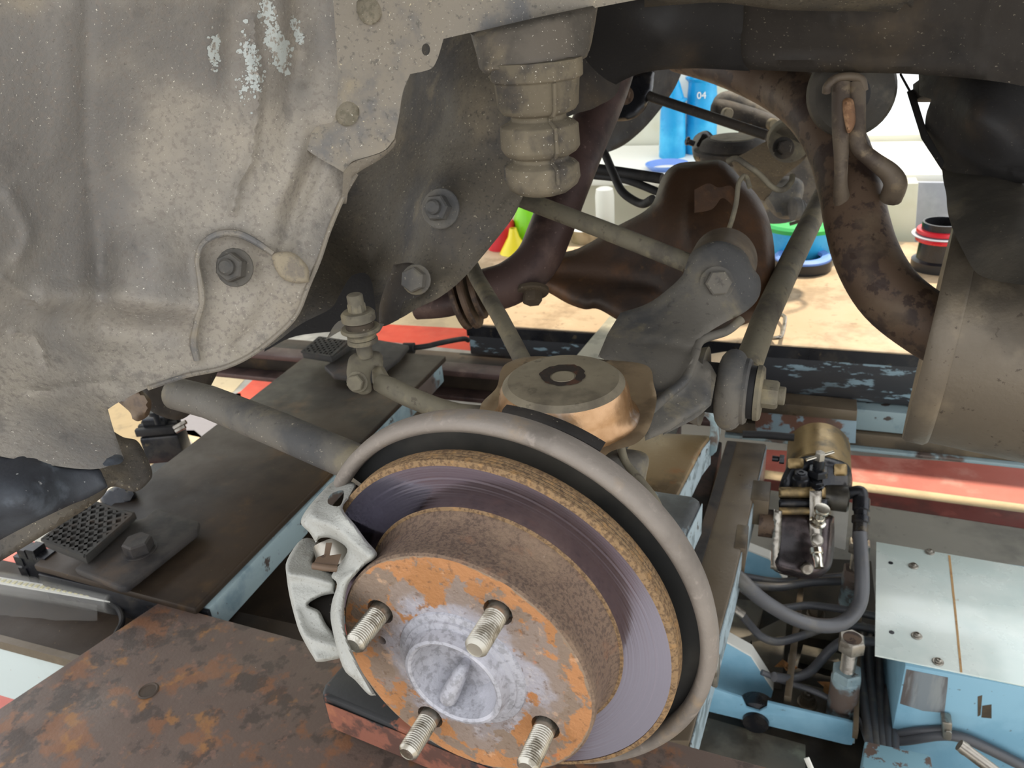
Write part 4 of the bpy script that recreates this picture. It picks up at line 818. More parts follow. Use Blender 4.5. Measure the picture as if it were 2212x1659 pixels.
def pad_set(nm, label, corners, bar, bolt_at, Zp, Zb, hexr):
    t = thing(nm, label, 'jack pad', onZ(*bar[0], Zb))
    mb = MB(); prism(mb, [onZ(x, y, Zb) for x, y in bar], (0, 0, -.011)); mb.build('flat_bar', m_flat, t, 35, .003)
    c = [onZ(x, y, Zp) for x, y in corners]; u, v = c[1]-c[0], c[3]-c[0]
    mb = MB(); prism(mb, c, (0, 0, -.013)); mb.build('pad_block', m_pad, t, 35, .002)
    mb = MB(); k = 5; un, vn = u.normalized(), v.normalized(); hw = .0024
    for s in (1, -1):
        for i in range(1, 2*k):
            q = i/k
            if s == 1: a = (max(0, q-1), min(1, q)); b = (min(1, q), max(0, q-1))
            else: q -= 1; a = (max(0, q), max(0, -q)); b = (min(1, 1+q), min(1, 1-q))
            pa, pb = c[0]+u*a[0]+v*a[1], c[0]+u*b[0]+v*b[1]; d = (pb-pa)
            if d.length < .008: continue
            nn = d.normalized().cross(UP)*hw; boxv(mb, pa-nn, d, nn*2, (0, 0, .003))
    for p, q in ((c[0], u), (c[3], u), (c[0], v), (c[1], v)): nn = q.normalized().cross(UP)*.002; boxv(mb, p-nn, q, nn*2, (0, 0, .0032))
    mb.build('waffle_tread', m_pad, t, kind='stuff')
    if bolt_at: mb = MB(); bolt(mb, onZ(*bolt_at, Zb), UP, hexr, .017, hexr*1.2, .0012, 0, 20); mb.build('hex_bolt', m_flat, t)
    return t
pad_set('waffle_pad', 'near black waffle pad on a bolted flat bar atop the jack', [(92, 1168), (196, 1084), (292, 1105), (184, 1204)],
        [(160, 1228), (240, 1160), (286, 1124), (312, 1118), (336, 1098), (346, 1098), (430, 1126), (426, 1146), (272, 1268), (256, 1268)], (302, 1188), .598, .582, .020)
pad_set('waffle_pad', 'small far black waffle pad past the stabilizer link bolt', [(652, 762), (690, 730), (772, 735), (716, 772)],
        [(700, 790), (800, 730), (884, 745), (862, 772), (800, 820), (720, 810)], None, .596, .578, .02)
rl = thing('inner_track', 'dark brown inner track between jack beam and far runway', 'lift track', (-.8, 1.45, .4))
mb = MB(); box(mb, -1.9, -.12, 1.41, 1.455, .485, .498); mb.build('upper_strip', m_exhr, rl, 35, .002)
zw = onY(560, 806, 1.44).z
mb = MB(); box(mb, -1.9, -.12, 1.44, 1.53, zw, .485); mb.build('web', m_jtop, rl)
mb = MB(); box(mb, -1.9, -.12, 1.40, 1.44, zw, zw+.012); mb.build('lower_strip', m_exhr, rl, 35, .002)
t = thing('far_jack_cable', 'thin black cable from the far pad to the far runway end', 'cable', onZ(950, 745, .55))
mb = MB(); tube(mb, zs((880, 752, .56), (920, 748, .56), (955, 740, .555), (1000, 732, .53), (1012, 735, .52)), .006, 10); mb.build('cord', m_rubber, t)
mb = MB(); tube(mb, zs((872, 752, .56), (895, 752, .56)), .012, 12, smooth=False); mb.build('plug', m_rubber, t)

# far runway
fr = thing('far_runway', 'far runway with dusty tan deck and chipped dark blue side', 'lift runway', (.2, 1.85, .3))
nl, nrr = onZ(1008, 698, .55), onZ(2100, 776, .55)
y0 = (nl.y+nrr.y)/2; zlow = onY(1880, 966, y0-.03).z
mb = MB(); prism(mb, [nl, (1.8, nrr.y-.004, .55), (1.8, 2.15, .55), (nl.x-.01, 2.15, .55)], (0, 0, -.004)); mb.build('deck', m_tan, fr, 35, .002, label='dusty tan deck')
mb = MB(); box(mb, nl.x, 1.8, y0+.002, y0+.03, .520, .546); mb.build('black_lip', m_black2, fr)  # plain black lip band just below the deck edge
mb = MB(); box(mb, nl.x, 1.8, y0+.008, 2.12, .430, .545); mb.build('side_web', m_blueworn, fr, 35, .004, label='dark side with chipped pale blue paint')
mb = MB(); box(mb, -.12, 1.8, y0-.02, y0+.04, .380, .428); mb.build('lower_flange', m_blue, fr, 35, .003, label='pale blue lower flange')
mb = MB(); box(mb, -.12, 1.8, y0-.03, y0-.02+.03, zlow, .378); mb.build('lower_channel', m_brownbeam, fr, 35, .003)
mb = MB(); box(mb, -.12, 1.8, y0-.04, y0+.01, zlow-.008, zlow); mb.build('bottom_edge', m_blue, fr, 35, .002)
mb = MB(); prism(mb, [onY(x, y, y0-.045) for x, y in ((1630, 884), (1850, 905), (1848, 958), (1700, 950), (1664, 935), (1632, 938))], (0, .012, 0))
mb.build('bracket_plate', M('rust and blue plate', '#8296a0', [('#6a4a3c', 11, .52, .55), ('#55463d', 18, .56, .66, .7)], .5, 0, .1, 120), fr, 35, .001)
mb = MB(); prism(mb, [onY(x, y, y0-.05) for x, y in ((1625, 866), (1852, 888), (1850, 910), (1628, 890))], (0, .05, 0)); mb.build('bracket_cap', m_brownbeam, fr, 35, .001)
hd = thing('deck_handle', 'small bent steel handle on the far tan deck', 'handle', onZ(1690, 725, .552))
mb = MB(); tube(mb, [onZ(1676, 683, .555), onZ(1690, 681, .568), onZ(1696, 690, .570), onZ(1690, 722, .570), onZ(1682, 729, .568), onZ(1664, 731, .554)], .0042, 10, 4); mb.build('bail', m_steel, hd)
t = thing('cross_plate', 'pale blue grey flat bar standing between dark far runway and spring seat', 'lift crossbar', onZ(1280, 740, .5))
mb = MB(); prism(mb, [onZ(x, y, .562) for x, y in ((1322, 676), (1350, 700), (1292, 778), (1236, 778))], (0, 0, -.05)); mb.build('bar', M('pale grey bar', '#a39e8c', [('#8a8878', 20, .46, .62)], .6, 0, .15, 160), t, 35, .002)
tube(mb := MB(), zs((1490, 790, .54), (1560, 778, .54), (1610, 772, .54)), .016, 16); mb.build('round_bar', m_tan, fr)

# jack on the right with its stepped tubes
rj = thing('jack_tubes', 'stepped brown and grey box tubes of the right hand jack', 'jack', (-.2, .85, .48))
mb = MB(); prism(mb, [onZ(x, y, .575) for x, y in ((1380, 930), (1536, 938), (1517, 962), (1462, 1070), (1290, 1052))], (0, 0, -.062)); mb.build('inner_tube', M('tan greased tube', '#86704f', [('#6a5a44', 12, .46, .62), ('#9a8a6c', 20, .54, .7), ('#8f5a34', 9, .6, .68, .6)], .38, .2, .08, 160), rj, 35, .006, label='tan brown greasy inner tube')
tA = [(1300, 1040), (1495, 1068), (1516, 1078), (1420, 1280), (1200, 1240)]
mb = MB(); prism(mb, [onZ(x, y, .62) for x, y in tA], (0, 0, -.062)); mb.build('outer_tube', M('scuffed grey blue tube', '#5b5f61', [('#9fb4be', 22, .55, .6), ('#3e3f40', 8, .46, .62)], .42, .2, .1, 160), rj, 35, .008, label='dark grey outer tube with scuffed blue edge')
m_edge = M('scuffed pale blue edge', '#a9b9c0', [('#7d8a8e', 30, .48, .6), ('#5b5a58', 60, .6, .68)], .4, .2, .1, 160)
for (xa, ya), (xb, yb2), Zq in (((1517, 962), (1462, 1070), .575), ((1536, 938), (1517, 962), .575), ((1516, 1078), (1420, 1280), .62)):
    a, b = onZ(xa, ya, Zq), onZ(xb, yb2, Zq); nn = (b-a).normalized().cross(UP); nn = nn if nn.x > 0 else -nn
    mb = MB(); boxv(mb, a-UP*.007+nn*.0002, b-a, (0, 0, -.05), nn*.001); mb.build('side_strip', m_edge, rj)
mb = MB(); prism(mb, [onY(x, y, 1.12) for x, y in ((1478, 892), (1530, 890), (1547, 906), (1548, 975), (1538, 985), (1524, 983), (1524, 976), (1533, 972), (1534, 912), (1524, 900), (1478, 900))], (0, .06, 0)); mb.build('hook_bracket', m_blue, rj, 35, .001)
mb = MB(); prism(mb, [onZ(x, y, .63) for x, y in ((1440, 1165), (1468, 1150), (1472, 1158), (1455, 1200), (1446, 1196))], (0, 0, -.02)); mb.build('rusty_tab', m_weld, rj)
mb = MB(); prism(mb, [(-.60, .95, .40), (-.42, .95, .40), (-.42, .62, .40), (-.115, .62, .40), (-.115, 1.395, .40), (-.60, 1.395, .40)], (0, 0, -.05)); mb.build('carriage', M('dark rusty carriage', '#2a2420', [('#4a3228', 9, .50, .60), ('#161412', 12, .5, .66)], .6, .1, .2, 120), rj, 35, .003, label='added black carriage darkening the gap below the tubes')  # added support; its black also stands in for the dark gap beside the track
for x, y in ((-.27, 1.13), (-.22, 1.22)): mb = MB(); box(mb, x-.04, x+.04, y-.06, y+.06, .40, .515); mb.build('riser', m_black2, rj)
ja = thing('jack_extension', 'black and rusty orange jack extension end under the caliper', 'jack arm', onZ(800, 1540, .56))
mb = MB(); prism(mb, [onZ(x, y, .603) for x, y in ((694, 1496), (700, 1478), (742, 1432), (1140, 1520), (1090, 1664), (880, 1580), (720, 1512), (700, 1508))], (0, 0, -.045))
mb.build('box_tube', M('rusty black arm', '#313131', [('#8c5743', 14, .55, .58), ('#6e4636', 40, .60, .66)], .45, .2, .15, 160), ja, 35, .006)
a, b = onZ(702, 1510, .603), onZ(1086, 1663, .603)
mb = MB(); boxv(mb, a-UP*.005+Vector((0, -.0004, 0)), b-a, (0, 0, -.037), (0, -.0008, 0)); mb.build('rusty_face', M('orange rusted face', '#8a5644', [('#5b3e34', 30, .48, .6), ('#a5694c', 20, .54, .68), ('#363231', 12, .56, .60)], .75, .1, .3, 220), ja)
bm_ = thing('jack_track', 'brown greasy box track running lengthwise under the right of the disc', 'lift track', (-.07, .95, .37))
tk = [(1570, 950), (1655, 958), (1586, 1250), (1490, 1600), (1396, 1600), (1480, 1250)]
mb = MB(); prism(mb, [onZ(x, y, .45) for x, y in tk], (0, 0, -.08)); mb.build('box_section', m_brownbeam, bm_, 35, .003)
for (xa, ya), (xb, yb2) in (((1572, 955), (1482, 1250)),):
    a, b = onZ(xa, ya, .45), onZ(xb, yb2, .45); mb = MB(); boxv(mb, a, b-a, (.016, 0, 0), (0, 0, .003)); mb.build('weld_strip', m_flat, bm_)
for p, q in ((tk[1], tk[2]), (tk[2], tk[3])):
    a, b = onZ(*p, .45), onZ(*q, .45); mb = MB(); boxv(mb, a-UP*.006+Vector((.0004, 0, 0)), b-a, (0, 0, -.072), (.0015, 0, 0)); mb.build('side_face', m_edge, bm_, label='scuffed pale blue side face')
for k, (x, y) in enumerate(((1640, 1060), (1606, 1160))):
    p = onZ(x, y, .45); mb = MB(); box(mb, p.x-.012, p.x+.018-.012*k, p.y-.03, p.y+.03, .40, .4515); mb.build('bracket', m_brownbeam, bm_, 35, .002)
mb = MB(); bolt(mb, onY(1668, 990, 1.22), XR, .008, .008, .005, .012, 0); mb.build('wing_screw', m_black2, bm_)
mb = MB(); cyl(mb, P(1640, 1128, 1.34), XR, .024, .03, 24, .006); mb.build('pivot_sleeve', m_exh, bm_)
mb = MB(); prism(mb, [onY(x, y, .70) for x, y in ((1536, 1445), (1550, 1450), (1550, 1490), (1534, 1484))], (0, .03, 0)); mb.build('steel_block', m_steel, bm_, 35, .003)

# hydraulic pump
hp = thing('hydraulic_pump', 'black and gold hydraulic pump hung beside the brown track', 'pump', P(1750, 1250, 1.36))
mb = MB(); cyl(mb, P(1768, 968, 1.50), -YI, .056, .115, 56, .006); mb.build('motor_drum', m_gold, hp)
mb = MB(); relief(mb, [(1700, 1010), (1740, 985), (1800, 990), (1836, 1010), (1838, 1060), (1800, 1085), (1700, 1085), (1682, 1060)], [(1765, 1040, 1.35)], .06, 9, rnd=16, rd=.02); mb.build('housing', m_black2, hp, 60)
for x0, y0_, x1, y1_ in ((1702, 990, 1736, 1012), (1802, 1002, 1830, 1028)):
    mb = MB(); relief(mb, rbox(x0, y0_, x1, y1_, 5), [(x0, y0_, 1.345)], .03, 8, rnd=4, rd=.003); mb.build('mounting_lug', m_gold, hp, 60)
mb = MB(); cyl(mb, P(1782, 1072, 1.36), XR, .023, .038, 32, .003); mb.build('outlet_port', M('oily brown casting', '#4a463e', [('#33302b', 18, .46, .62)], .4, .4, .1, 200), hp)
for i, (ya, yb_) in enumerate(((1052, 1076), (1078, 1098), (1096, 1112))):
    mb = MB(); relief(mb, rbox(1682, ya, 1784+i*5, yb_, 5), [(1700, ya, 1.325-.006*i)], .07, 7, rnd=5, rd=.004); mb.build('clamp_plate', m_gold if i != 1 else m_black2, hp, 60)
mb = MB(); relief(mb, [(1674, 1106, 1), (1690, 1102), (1790, 1112), (1802, 1130), (1800, 1200), (1790, 1232), (1760, 1250), (1712, 1246), (1668, 1228), (1670, 1180)], [(1735, 1110, 1.32), (1690, 1235, 1.30), (1790, 1235, 1.30)], .09, 8, rnd=22, rd=.02, feats=[('blob', 1730, 1190, 0, 40, 20, -.004)]); mb.build('reservoir', m_resv, hp, 60)
mb = MB(); relief(mb, [(1672, 1100, 1), (1690, 1104, 1), (1684, 1236, 1), (1664, 1228, 1)], [(1680, 1100, 1.308), (1675, 1230, 1.29)], .02, 7, rnd=4, rd=.004); mb.build('end_flange', m_steel, hp, 60)
mb = MB(); relief(mb, rbox(1749, 1060, 1776, 1200, 4), [(1762, 1060, 1.31), (1762, 1200, 1.285)], .02, 7, rnd=4, rd=.003); vb = mb.build('valve_bar', m_steel, hp, 60)
kb = P(1770, 1118, 1.28); mb = MB(); lathe(mb, [(0, 0), (.008, 0), (.007, .012), (.0115, .014), (.0125, .018), (.0115, .022), (0, .023)], kb, cdir(0, -.75, -.6), 28); mb.build('knob', m_silver, vb)
mb = MB(); lathe(mb, [(0, 0), (.010, 0), (.010, .008), (.013, .010), (.013, .013), (0, .013)][::-1], kb, cdir(0, .75, .6), 28); mb.build('knob_base', m_silver, vb)
nz_ = P(1762, 1185, 1.285); nd = cdir(-.02, .9, -.5); mb = MB(); lathe(mb, [(0, 0), (.0105, 0), (.0105, .008), (.0085, .010), (.0085, .018), (.0075, .020), (.0075, .032), (.0055, .032), (.005, .02), (0, .02)], nz_, nd, 24); mb.build('nozzle', m_silver, vb)
mb = MB(); bolt(mb, P(1764, 1166, 1.283), cdir(0, -.4, -1), .009, .003, .011, .002); mb.build('port_plug', m_steel, vb)
mb = MB(); cyl(mb, P(1741, 1226, 1.295), cdir(-.1, .1, -1), .010, .010, 20, .002); mb.build('stud_cap', m_steel, hp)
th_ = vert(P(1768, 1012, 1.335), 1012); mb = MB(); cyl(mb, th_, UP, .0095, .018, 20, .001); hexa(mb, th_-UP*.012, UP, .018, .012); vs_ = mb.build('valve_stem', m_black2, hp)
mb = MB(); hexa(mb, th_+UP*.016, UP, .0085, .016); mb.build('handle_hub', m_steel, vs_)
hx_ = cdir(.94, -.28, 0); mb = MB(); tube(mb, [th_+UP*.025-hx_*.024, th_+UP*.025+hx_*.024], .0027, 10, smooth=False); mb.build('cross_handle', m_silver, vs_)
for x, y in ((1730, 1030), (1762, 1046)):
    p = P(x, y, 1.335); mb = MB(); cyl(mb, p-UP*.03, UP, .014, .03, 24, .002); hexa(mb, p, UP, .0125, .008); lathe(mb, [(.004, .008), (.0075, .008), (.0075, .0095), (.004, .0095)], p, UP, 18, closed=True); mb.build('screw_plug', m_black2, hp)
mb = MB(); prism(mb, pt((1800, 1090, 1.38), (1834, 1098, 1.38), (1826, 1188, 1.38), (1796, 1180, 1.38)), ray(1800, 1100)*.002); mb.build('splash_plate', m_clear, hp)
mb = MB(); tube(mb, pt((1604, 938, 1.45), (1660, 940, 1.44), (1715, 945, 1.43)), .007, 12); mb.build('feed_pipe', m_rubber, hp)

# hoses and cables
def hose(name, label, pts, r, mat=None, cat='hose', group=None, fit=None):
    o = thing(name, label, cat, pts[-1] if pts[-1].z < pts[0].z else pts[0], group)
    mb = MB(); tube(mb, pts, r, 14); mb.build('sleeve', mat or m_hose, o)
    for q in (fit or ()):
        mb = MB(); a, b, rr = q; tube(mb, [a, b], rr, 14, smooth=False); mb.build('fitting', m_steel, o)
    return o
f0 = P(1860, 1062, 1.33); f1 = P(1857, 1150, 1.30)
bh = hose('thick_hose', 'thick black hose looping down from the pump elbow', [f1, P(1862, 1230, 1.28), P(1858, 1300, 1.27), P(1826, 1342, 1.26), P(1780, 1352, 1.25), P(1720, 1338, 1.24), P(1650, 1298, 1.22), P(1600, 1252, 1.22), P(1560, 1215, 1.25)], .0115)
mb = MB(); tube(mb, [P(1832, 1066, 1.345), P(1854, 1062, 1.335), P(1861, 1066, 1.332), P(1861, 1082, 1.33)], .0105, 16, 4); mb.build('elbow', m_black2, bh)
mb = MB(); lathe(mb, [(0, 0), (.014, 0), (.014, .02), (.0115, .022), (.0115, .03), (.0145, .032), (.0145, .042), (.012, .044), (.0125, .07), (0, .07)], P(1861, 1078, 1.33), (f1-f0).normalized(), 18); mb.build('crimp_fitting', m_black2, bh)
hose('thin_hose', 'thin black hose curving from a silver crimp near the blue gusset', zs((1600, 1325, .16), (1622, 1352, .15), (1645, 1375, .14), (1680, 1386, .13), (1730, 1374, .13), (1790, 1354, .14), (1840, 1352, .14), (1905, 1362, .14)), .0075, fit=[(onZ(1584, 1314, .17), onZ(1606, 1330, .16), .0085)])
hose('thin_hose', 'thin black hose sweeping behind the thick loop to the white panel', zs((1604, 1272, .20), (1650, 1306, .16), (1690, 1314, .14), (1750, 1308, .13), (1830, 1318, .14), (1905, 1334, .14)), .0075)
hose('thin_hose', 'black hose level across just under the pump reservoir', zs((1600, 1262, .14), (1680, 1268, .12), (1750, 1258, .12), (1840, 1254, .12)), .0085)
hose('thin_hose', 'topmost dark hose lying behind the pump reservoir bottom', zs((1600, 1244, .12), (1680, 1256, .10), (1760, 1250, .10), (1850, 1242, .10)), .0075)
hose('thin_hose', 'pale grey hose rising to the front hex bolt head', zs((1672, 1462, .12), (1710, 1466, .10), (1748, 1452, .10), (1775, 1424, .11), (1800, 1398, .13), (1830, 1384, .14), (1900, 1386, .14)), .0085)
hose('spiral_cable', 'spiral wrapped grey cable trailing past the brown leaves', zs((1645, 1452, .12), (1700, 1474, .10), (1760, 1494, .10), (1820, 1526, .09), (1858, 1560, .09), (1874, 1600, .10)), .0052, cat='cable')
gb = 'hoses bundled beside the blue cabinet'
HL = ['outermost hose of the bundle, next to the front levelling bolt', 'second hose of the bundle from the front levelling bolt', 'middle hose of the bundle beside the blue cabinet', 'fourth bundled hose, one off the blue cabinet side', 'bundled hose touching the blue cabinet side']
for i, (xt, yt, xm, ym, xb) in enumerate(((1856, 1410, 1864, 1500, 1878), (1876, 1420, 1884, 1510, 1892), (1900, 1430, 1902, 1520, 1905), (1932, 1440, 1920, 1500, 1918), (1952, 1440, 1940, 1520, 1931))):
    hose('bundled_hose', HL[i], zs((xt+6, yt-60, .05), (xt, yt, .06), (xm, ym, .08), (xb, 1600, .10), (xb+6, 1650, .10)), .0082, group=gb)
cbx, cby = onZ(1955, 1440, .245).x, onZ(1955, 1440, .245).y
def cy_(x, y, d=.012): return onY(x, y, cby-d)
hose('cabinet_cable', 'thick cable clipped along the blue cabinet front', [cy_(1925, 1600), cy_(1960, 1598), cy_(2030, 1588), cy_(2080, 1594), cy_(2140, 1620), cy_(2230, 1665)], .0085, cat='cable')
hose('cabinet_cable', 'thinner upper cable under the clip on the blue cabinet', [cy_(1938, 1585, .006), cy_(1980, 1578, .006), cy_(2040, 1574, .006)], .006, cat='cable')
cl_ = thing('cable_clip', 'rusty metal clip holding cables to the blue cabinet', 'cable clip', cy_(2048, 1600))
mb = MB(); prism(mb, [cy_(x, y, .024) for x, y in ((2034, 1560), (2058, 1564), (2056, 1602), (2036, 1598))], (0, .022, 0)); mb.build('saddle', m_steel, cl_, 35, .003)
mb = MB(); bolt(mb, cy_(2048, 1580, .024), -YI, .005, .004); mb.build('screw', m_steel, cl_)

# blue cabinet with white lid
cb = thing('machine_cabinet', 'sky blue cabinet with a glossy white screwed lid', 'cabinet', (cbx+.2, 1.2, 0))
lid = [onZ(x, y, .25) for x, y in ((1893, 1170), (1890, 1415), (2340, 1507), (2340, 1246))]
mb = MB(); prism(mb, lid, (0, 0, -.003)); lid_o = mb.build('lid', m_white, cb, 35, .0006, label='glossy white metal lid with a rust line')
mb = MB(); box(mb, cbx, cbx+.6, cby, 1.33, 0, .2468); bd = mb.build('housing', m_blueclean, cb, 35, .002)
mb = MB(); prism(mb, [onY(x, y, cby-.0006) for x, y in ((1958, 1446), (2048, 1464), (2046, 1490), (2040, 1540), (1995, 1536), (1944, 1520))], (0, .0008, 0)); mb.build('tape_residue', M('grey worn patch', '#7c8387', [('#5a5350', 12, .46, .6), ('#8b8f8f', 40, .5, .64)], .5, 0, .1, 150, stretch=(1, 1, .15)), cb)
for pts in (((2112, 1505), (2122, 1502), (2118, 1545), (2112, 1548)), ((2122, 1525), (2142, 1522), (2142, 1552), (2120, 1550))):
    mb = MB(); prism(mb, [onY(x, y, cby-.0005) for x, y in pts], (0, .0007, 0)); mb.build('dirt_mark', m_brownbeam, bd)
m_rline = M('rust line', '#b08a58', [('#8d6238', 50, .48, .62)], .6, 0, .1, 200)
mb = MB(); prism(mb, [onZ(x, y, .2504) for x, y in ((2048, 1199), (2053, 1200), (2066, 1320), (2079, 1452), (2074, 1452), (2061, 1320))], (0, 0, -.0005)); mb.build('rust_streak', m_rline, lid_o)
for x, y in ((2008, 1193), (1973, 1223), (1980, 1374), (2026, 1430)):
    mb = MB(); o_ = onZ(x, y, .2502); cyl(mb, o_, UP, .0085, .002, 24, .0008); lathe(mb, [(0, .002), (.0055, .002), (.005, .005), (.0028, .006), (.0026, .0045), (0, .0045)], o_, UP, 20); mb.build('lid_screw', m_steel, lid_o)
for x, y in ((1924, 1216), (1926, 1366)):
    mb = MB(); lathe(mb, [(0, 0), (.0042, 0), (.0042, .0004), (0, .0004)], onZ(x, y, .2500), UP, 20); mb.build('hole_shade', m_black2, lid_o)  # flat black discs painted for the darkness of open holes
one('blue_block', 'mottled blue rusty box in front of the blue cabinet corner', 'machine box', prism(MB(), [onZ(x, y, .13) for x, y in ((1868, 1600), (2010, 1630), (2030, 1740), (1856, 1740))], (0, 0, -.129)), M('mottled blue', '#86acb8', [('#6e5a50', 40, .54, .58)], .5, 0, .15, 150), 35, .003)

# base frame on the floor
bf = thing('lift_base', 'open sky blue base frame over painted dark shade on the floor at right', 'lift base', (.03, 1.2, 0))
yc = onZ(1545, 1490, .10).y; yr = onZ(1845, 1592, .10)
zt = .10
m_shade = M('painted floor shade', '#2d2821', [('#4a4031', 6, .46, .66), ('#15130f', 9, .52, .7)], .5, 0, .1, 90)
mb = MB(); prism(mb, [onZ(x, y, .004) for x, y in ((1500, 1190), (1882, 1212), (1924, 1620), (1840, 1800), (1440, 1800))], (0, 0, -.0035)); mb.build('shade_tray', m_shade, bf)  # the floor's shade under the frame, painted as a dark brown sheet
chn = [onY(x, y, 1.03) for x, y in ((1500, 1474), (1602, 1508), (1612, 1530), (1640, 1538), (1656, 1530), (1658, 1518), (1848, 1563), (1846, 1600), (1840, 1610), (1828, 1609), (1500, 1530))]
mb = MB(); prism(mb, chn, (0, .006, 0)); mb.build('front_flange', m_blueclean, bf, 35, .001)
mb = MB(); prism(mb, [onY(1843, 1563, 1.03), onY(1848, 1563, 1.03), onY(1846, 1606, 1.03), onY(1841, 1606, 1.03)], (0, .42, 0)); mb.build('side_flange', m_blue, bf)
for pts, yg in ((((1480, 1362), (1562, 1384), (1622, 1418), (1670, 1492), (1666, 1508), (1600, 1502), (1480, 1482)), 1.10), (((1560, 1176), (1612, 1188), (1662, 1208), (1700, 1262), (1600, 1252), (1560, 1250)), 1.42)):
    g = [onY(x, y, yg) for x, y in pts]; mb = MB(); prism(mb, g, (0, .012, 0)); mb.build('gusset', m_blueclean, bf, 35, .001)
    mb = MB(); 
    for a, b in zip(g[:3], g[1:4]): boxv(mb, a-UP*.001+Vector((0, -.0, 0)), b-a, (0, .026, 0), (0, 0, .004))
    mb.build('gusset_edge', m_whitew, bf, kind='stuff')
mb = MB(); lathe(mb, [(0, 0), (.030, 0), (.034, .006), (.034, .03), (.024, .034), (.022, .046), (0, .046)], onY(1636, 1520, 1.07), -YI, 32); mb.build('pivot_pin', m_black2, bf)
for (xa, ya), (xb, yb2), wd_ in (((1732, 1258), (1700, 1522), .012), ((1856, 1290), (1846, 1596), .008)):
    a, b = onZ(xa, ya, .09), onZ(xb, yb2, .09); d = (b-a).normalized().cross(UP)*wd_; mb = MB(); boxv(mb, a-d/2, b-a, d, (0, 0, .02)); mb.build('flat_bar', m_brownbeam, bf, 35, .001)
for pts in (((1565, 1290), (1650, 1300), (1640, 1340), (1600, 1440), (1550, 1430)), ((1620, 1370), (1700, 1330), (1690, 1470), (1640, 1460)), ((1740, 1330), (1845, 1345), (1850, 1372), (1730, 1356)), ((1735, 1392), (1850, 1420), (1845, 1440), (1730, 1412)), ((1712, 1470), (1830, 1500), (1815, 1560), (1700, 1520)), ((1510, 1545), (1740, 1608), (1740, 1720), (1480, 1720))):
    mb = MB(); prism(mb, [onZ(x, y, .03) for x, y in pts], (0, 0, -.025)); mb.build('floor_plate', M('grey worn plate', '#6d6659', [('#4c463c', 7, .46, .62), ('#8b8a76', 14, .54, .7)], .5, .1, .1, 120) if 'm_gp' not in globals() else m_gp, bf, 35, .001)
    m_gp = bpy.data.materials.get('grey worn plate')
for x, y in ((1762, 1328), (1744, 1520)):
    p = onZ(x, y, .04); mb = MB(); bolt(mb, p, UP, .013, .016, .018, .006, .008); mb.build('anchor_nut', m_brownbeam, bf)
def post(label, xh, yh, xb, yb3, Zb, sc_):
    b = onZ(xb, yb3, Zb); zl = lambda y: (vert(b, y)-b).z; k = pix(b)[2]/1700
    t = thing('levelling_bolt', label, 'levelling bolt', b)
    y1 = yh+sc_*86; mb = MB(); cyl(mb, b, UP, 29*k*sc_, zl(y1), 28, .002); mb.build('sleeve', m_blue, t)
    mb = MB(); hexa(mb, b+UP*zl(y1), UP, 30*k*sc_, zl(y1-16*sc_)-zl(y1)); mb.build('lock_nut', m_blue, t)
    mb = MB(); q = b+UP*zl(y1-16*sc_); hh = zl(yh+24*sc_)-zl(y1-16*sc_); pr_ = [(0, 0)]
    n_ = 12
    for i in range(n_): pr_ += [(15*k*sc_, hh*i/n_), (13*k*sc_, hh*(i+.5)/n_)]
    lathe(mb, pr_+[(15*k*sc_, hh), (0, hh)], q, UP, 20); mb.build('thread', m_steel, t)
    mb = MB(); q = b+UP*zl(yh+24*sc_); h2 = zl(yh+2*sc_)-zl(yh+24*sc_); hexa(mb, q, UP, 27*k*sc_, h2); hh_ = mb.build('hex_head', m_steel, t)
    mb = MB(); lathe(mb, [(0, h2), (18*k*sc_, h2), (18*k*sc_, h2+.0006), (0, h2+.0006)], q, UP, 20); mb.build('rust_cap', m_exh, hh_)
post('front hex levelling bolt in pale blue sleeve beside the cabinet', 1838, 1376, 1810, 1576, .03, 1.0)
post('rear hex levelling bolt in blue sleeve behind the thick hose', 1842, 1168, 1836, 1310, .06, .85)
lfm = [(0, 0), (1, .3), (1.6, -.2), (2.2, .5), (3, .7), (2.4, 1.4), (2.7, 2.0), (1.7, 1.8), (.8, 2.1), (.7, 1.2)]
for lab, x, y, s, rz in (('curled brown dry leaf left of the flat bar', 1672, 1436, .0135, .1), ('brown dry leaf upright under the spiral cable', 1764, 1468, .0145, 1.0)):
    o_ = onZ(x, y+14, .05); mb = MB(); ps = []
    for a, b in lfm: ps.append(o_+Vector(((a*math.cos(rz)+b*math.sin(rz))*s, (b*math.cos(rz)-a*math.sin(rz))*s, .012+.008*math.sin(a*2+b))))
    c = o_+Vector((1.4*s*math.cos(rz)+s*math.sin(rz), s*math.cos(rz)-1.4*s*math.sin(rz), .004))
    n = len(ps); mb.add(ps+[c]+[p-UP*.0008 for p in ps]+[c-UP*.0008], [(i, (i+1) % n, n) for i in range(n)]+[((i+1) % n+n+1, i+n+1, 2*n+1) for i in range(n)]+[(i, i+n+1, (i+1) % n+n+1, (i+1) % n) for i in range(n)])
    one('dry_leaf', lab, 'leaf', mb, m_leaf, 30)
t = thing('steel_rod', 'bright steel rod poking up at the bottom right corner', 'rod', P(2230, 1720, .92))
mb = MB(); tube(mb, pt((2072, 1609, .95), (2240, 1735, .92)), .0072, 16, smooth=False); mb.build('rod', m_steel, t)
mb = MB(); lathe(mb, [(.0072, 0), (.0078, .002), (.0078, .006), (.0072, .008)], P(2076, 1612, .95), (P(2240, 1735, .92)-P(2072, 1609, .95)).normalized(), 16, closed=True); mb.build('rod_collar', m_steel, t)
one('cable_tie', 'short white cable tie tail at the bottom edge', 'cable tie', tube(MB(), pt((1742, 1637, .95), (1765, 1690, .94)), .0035, 8, smooth=False), m_whitew)

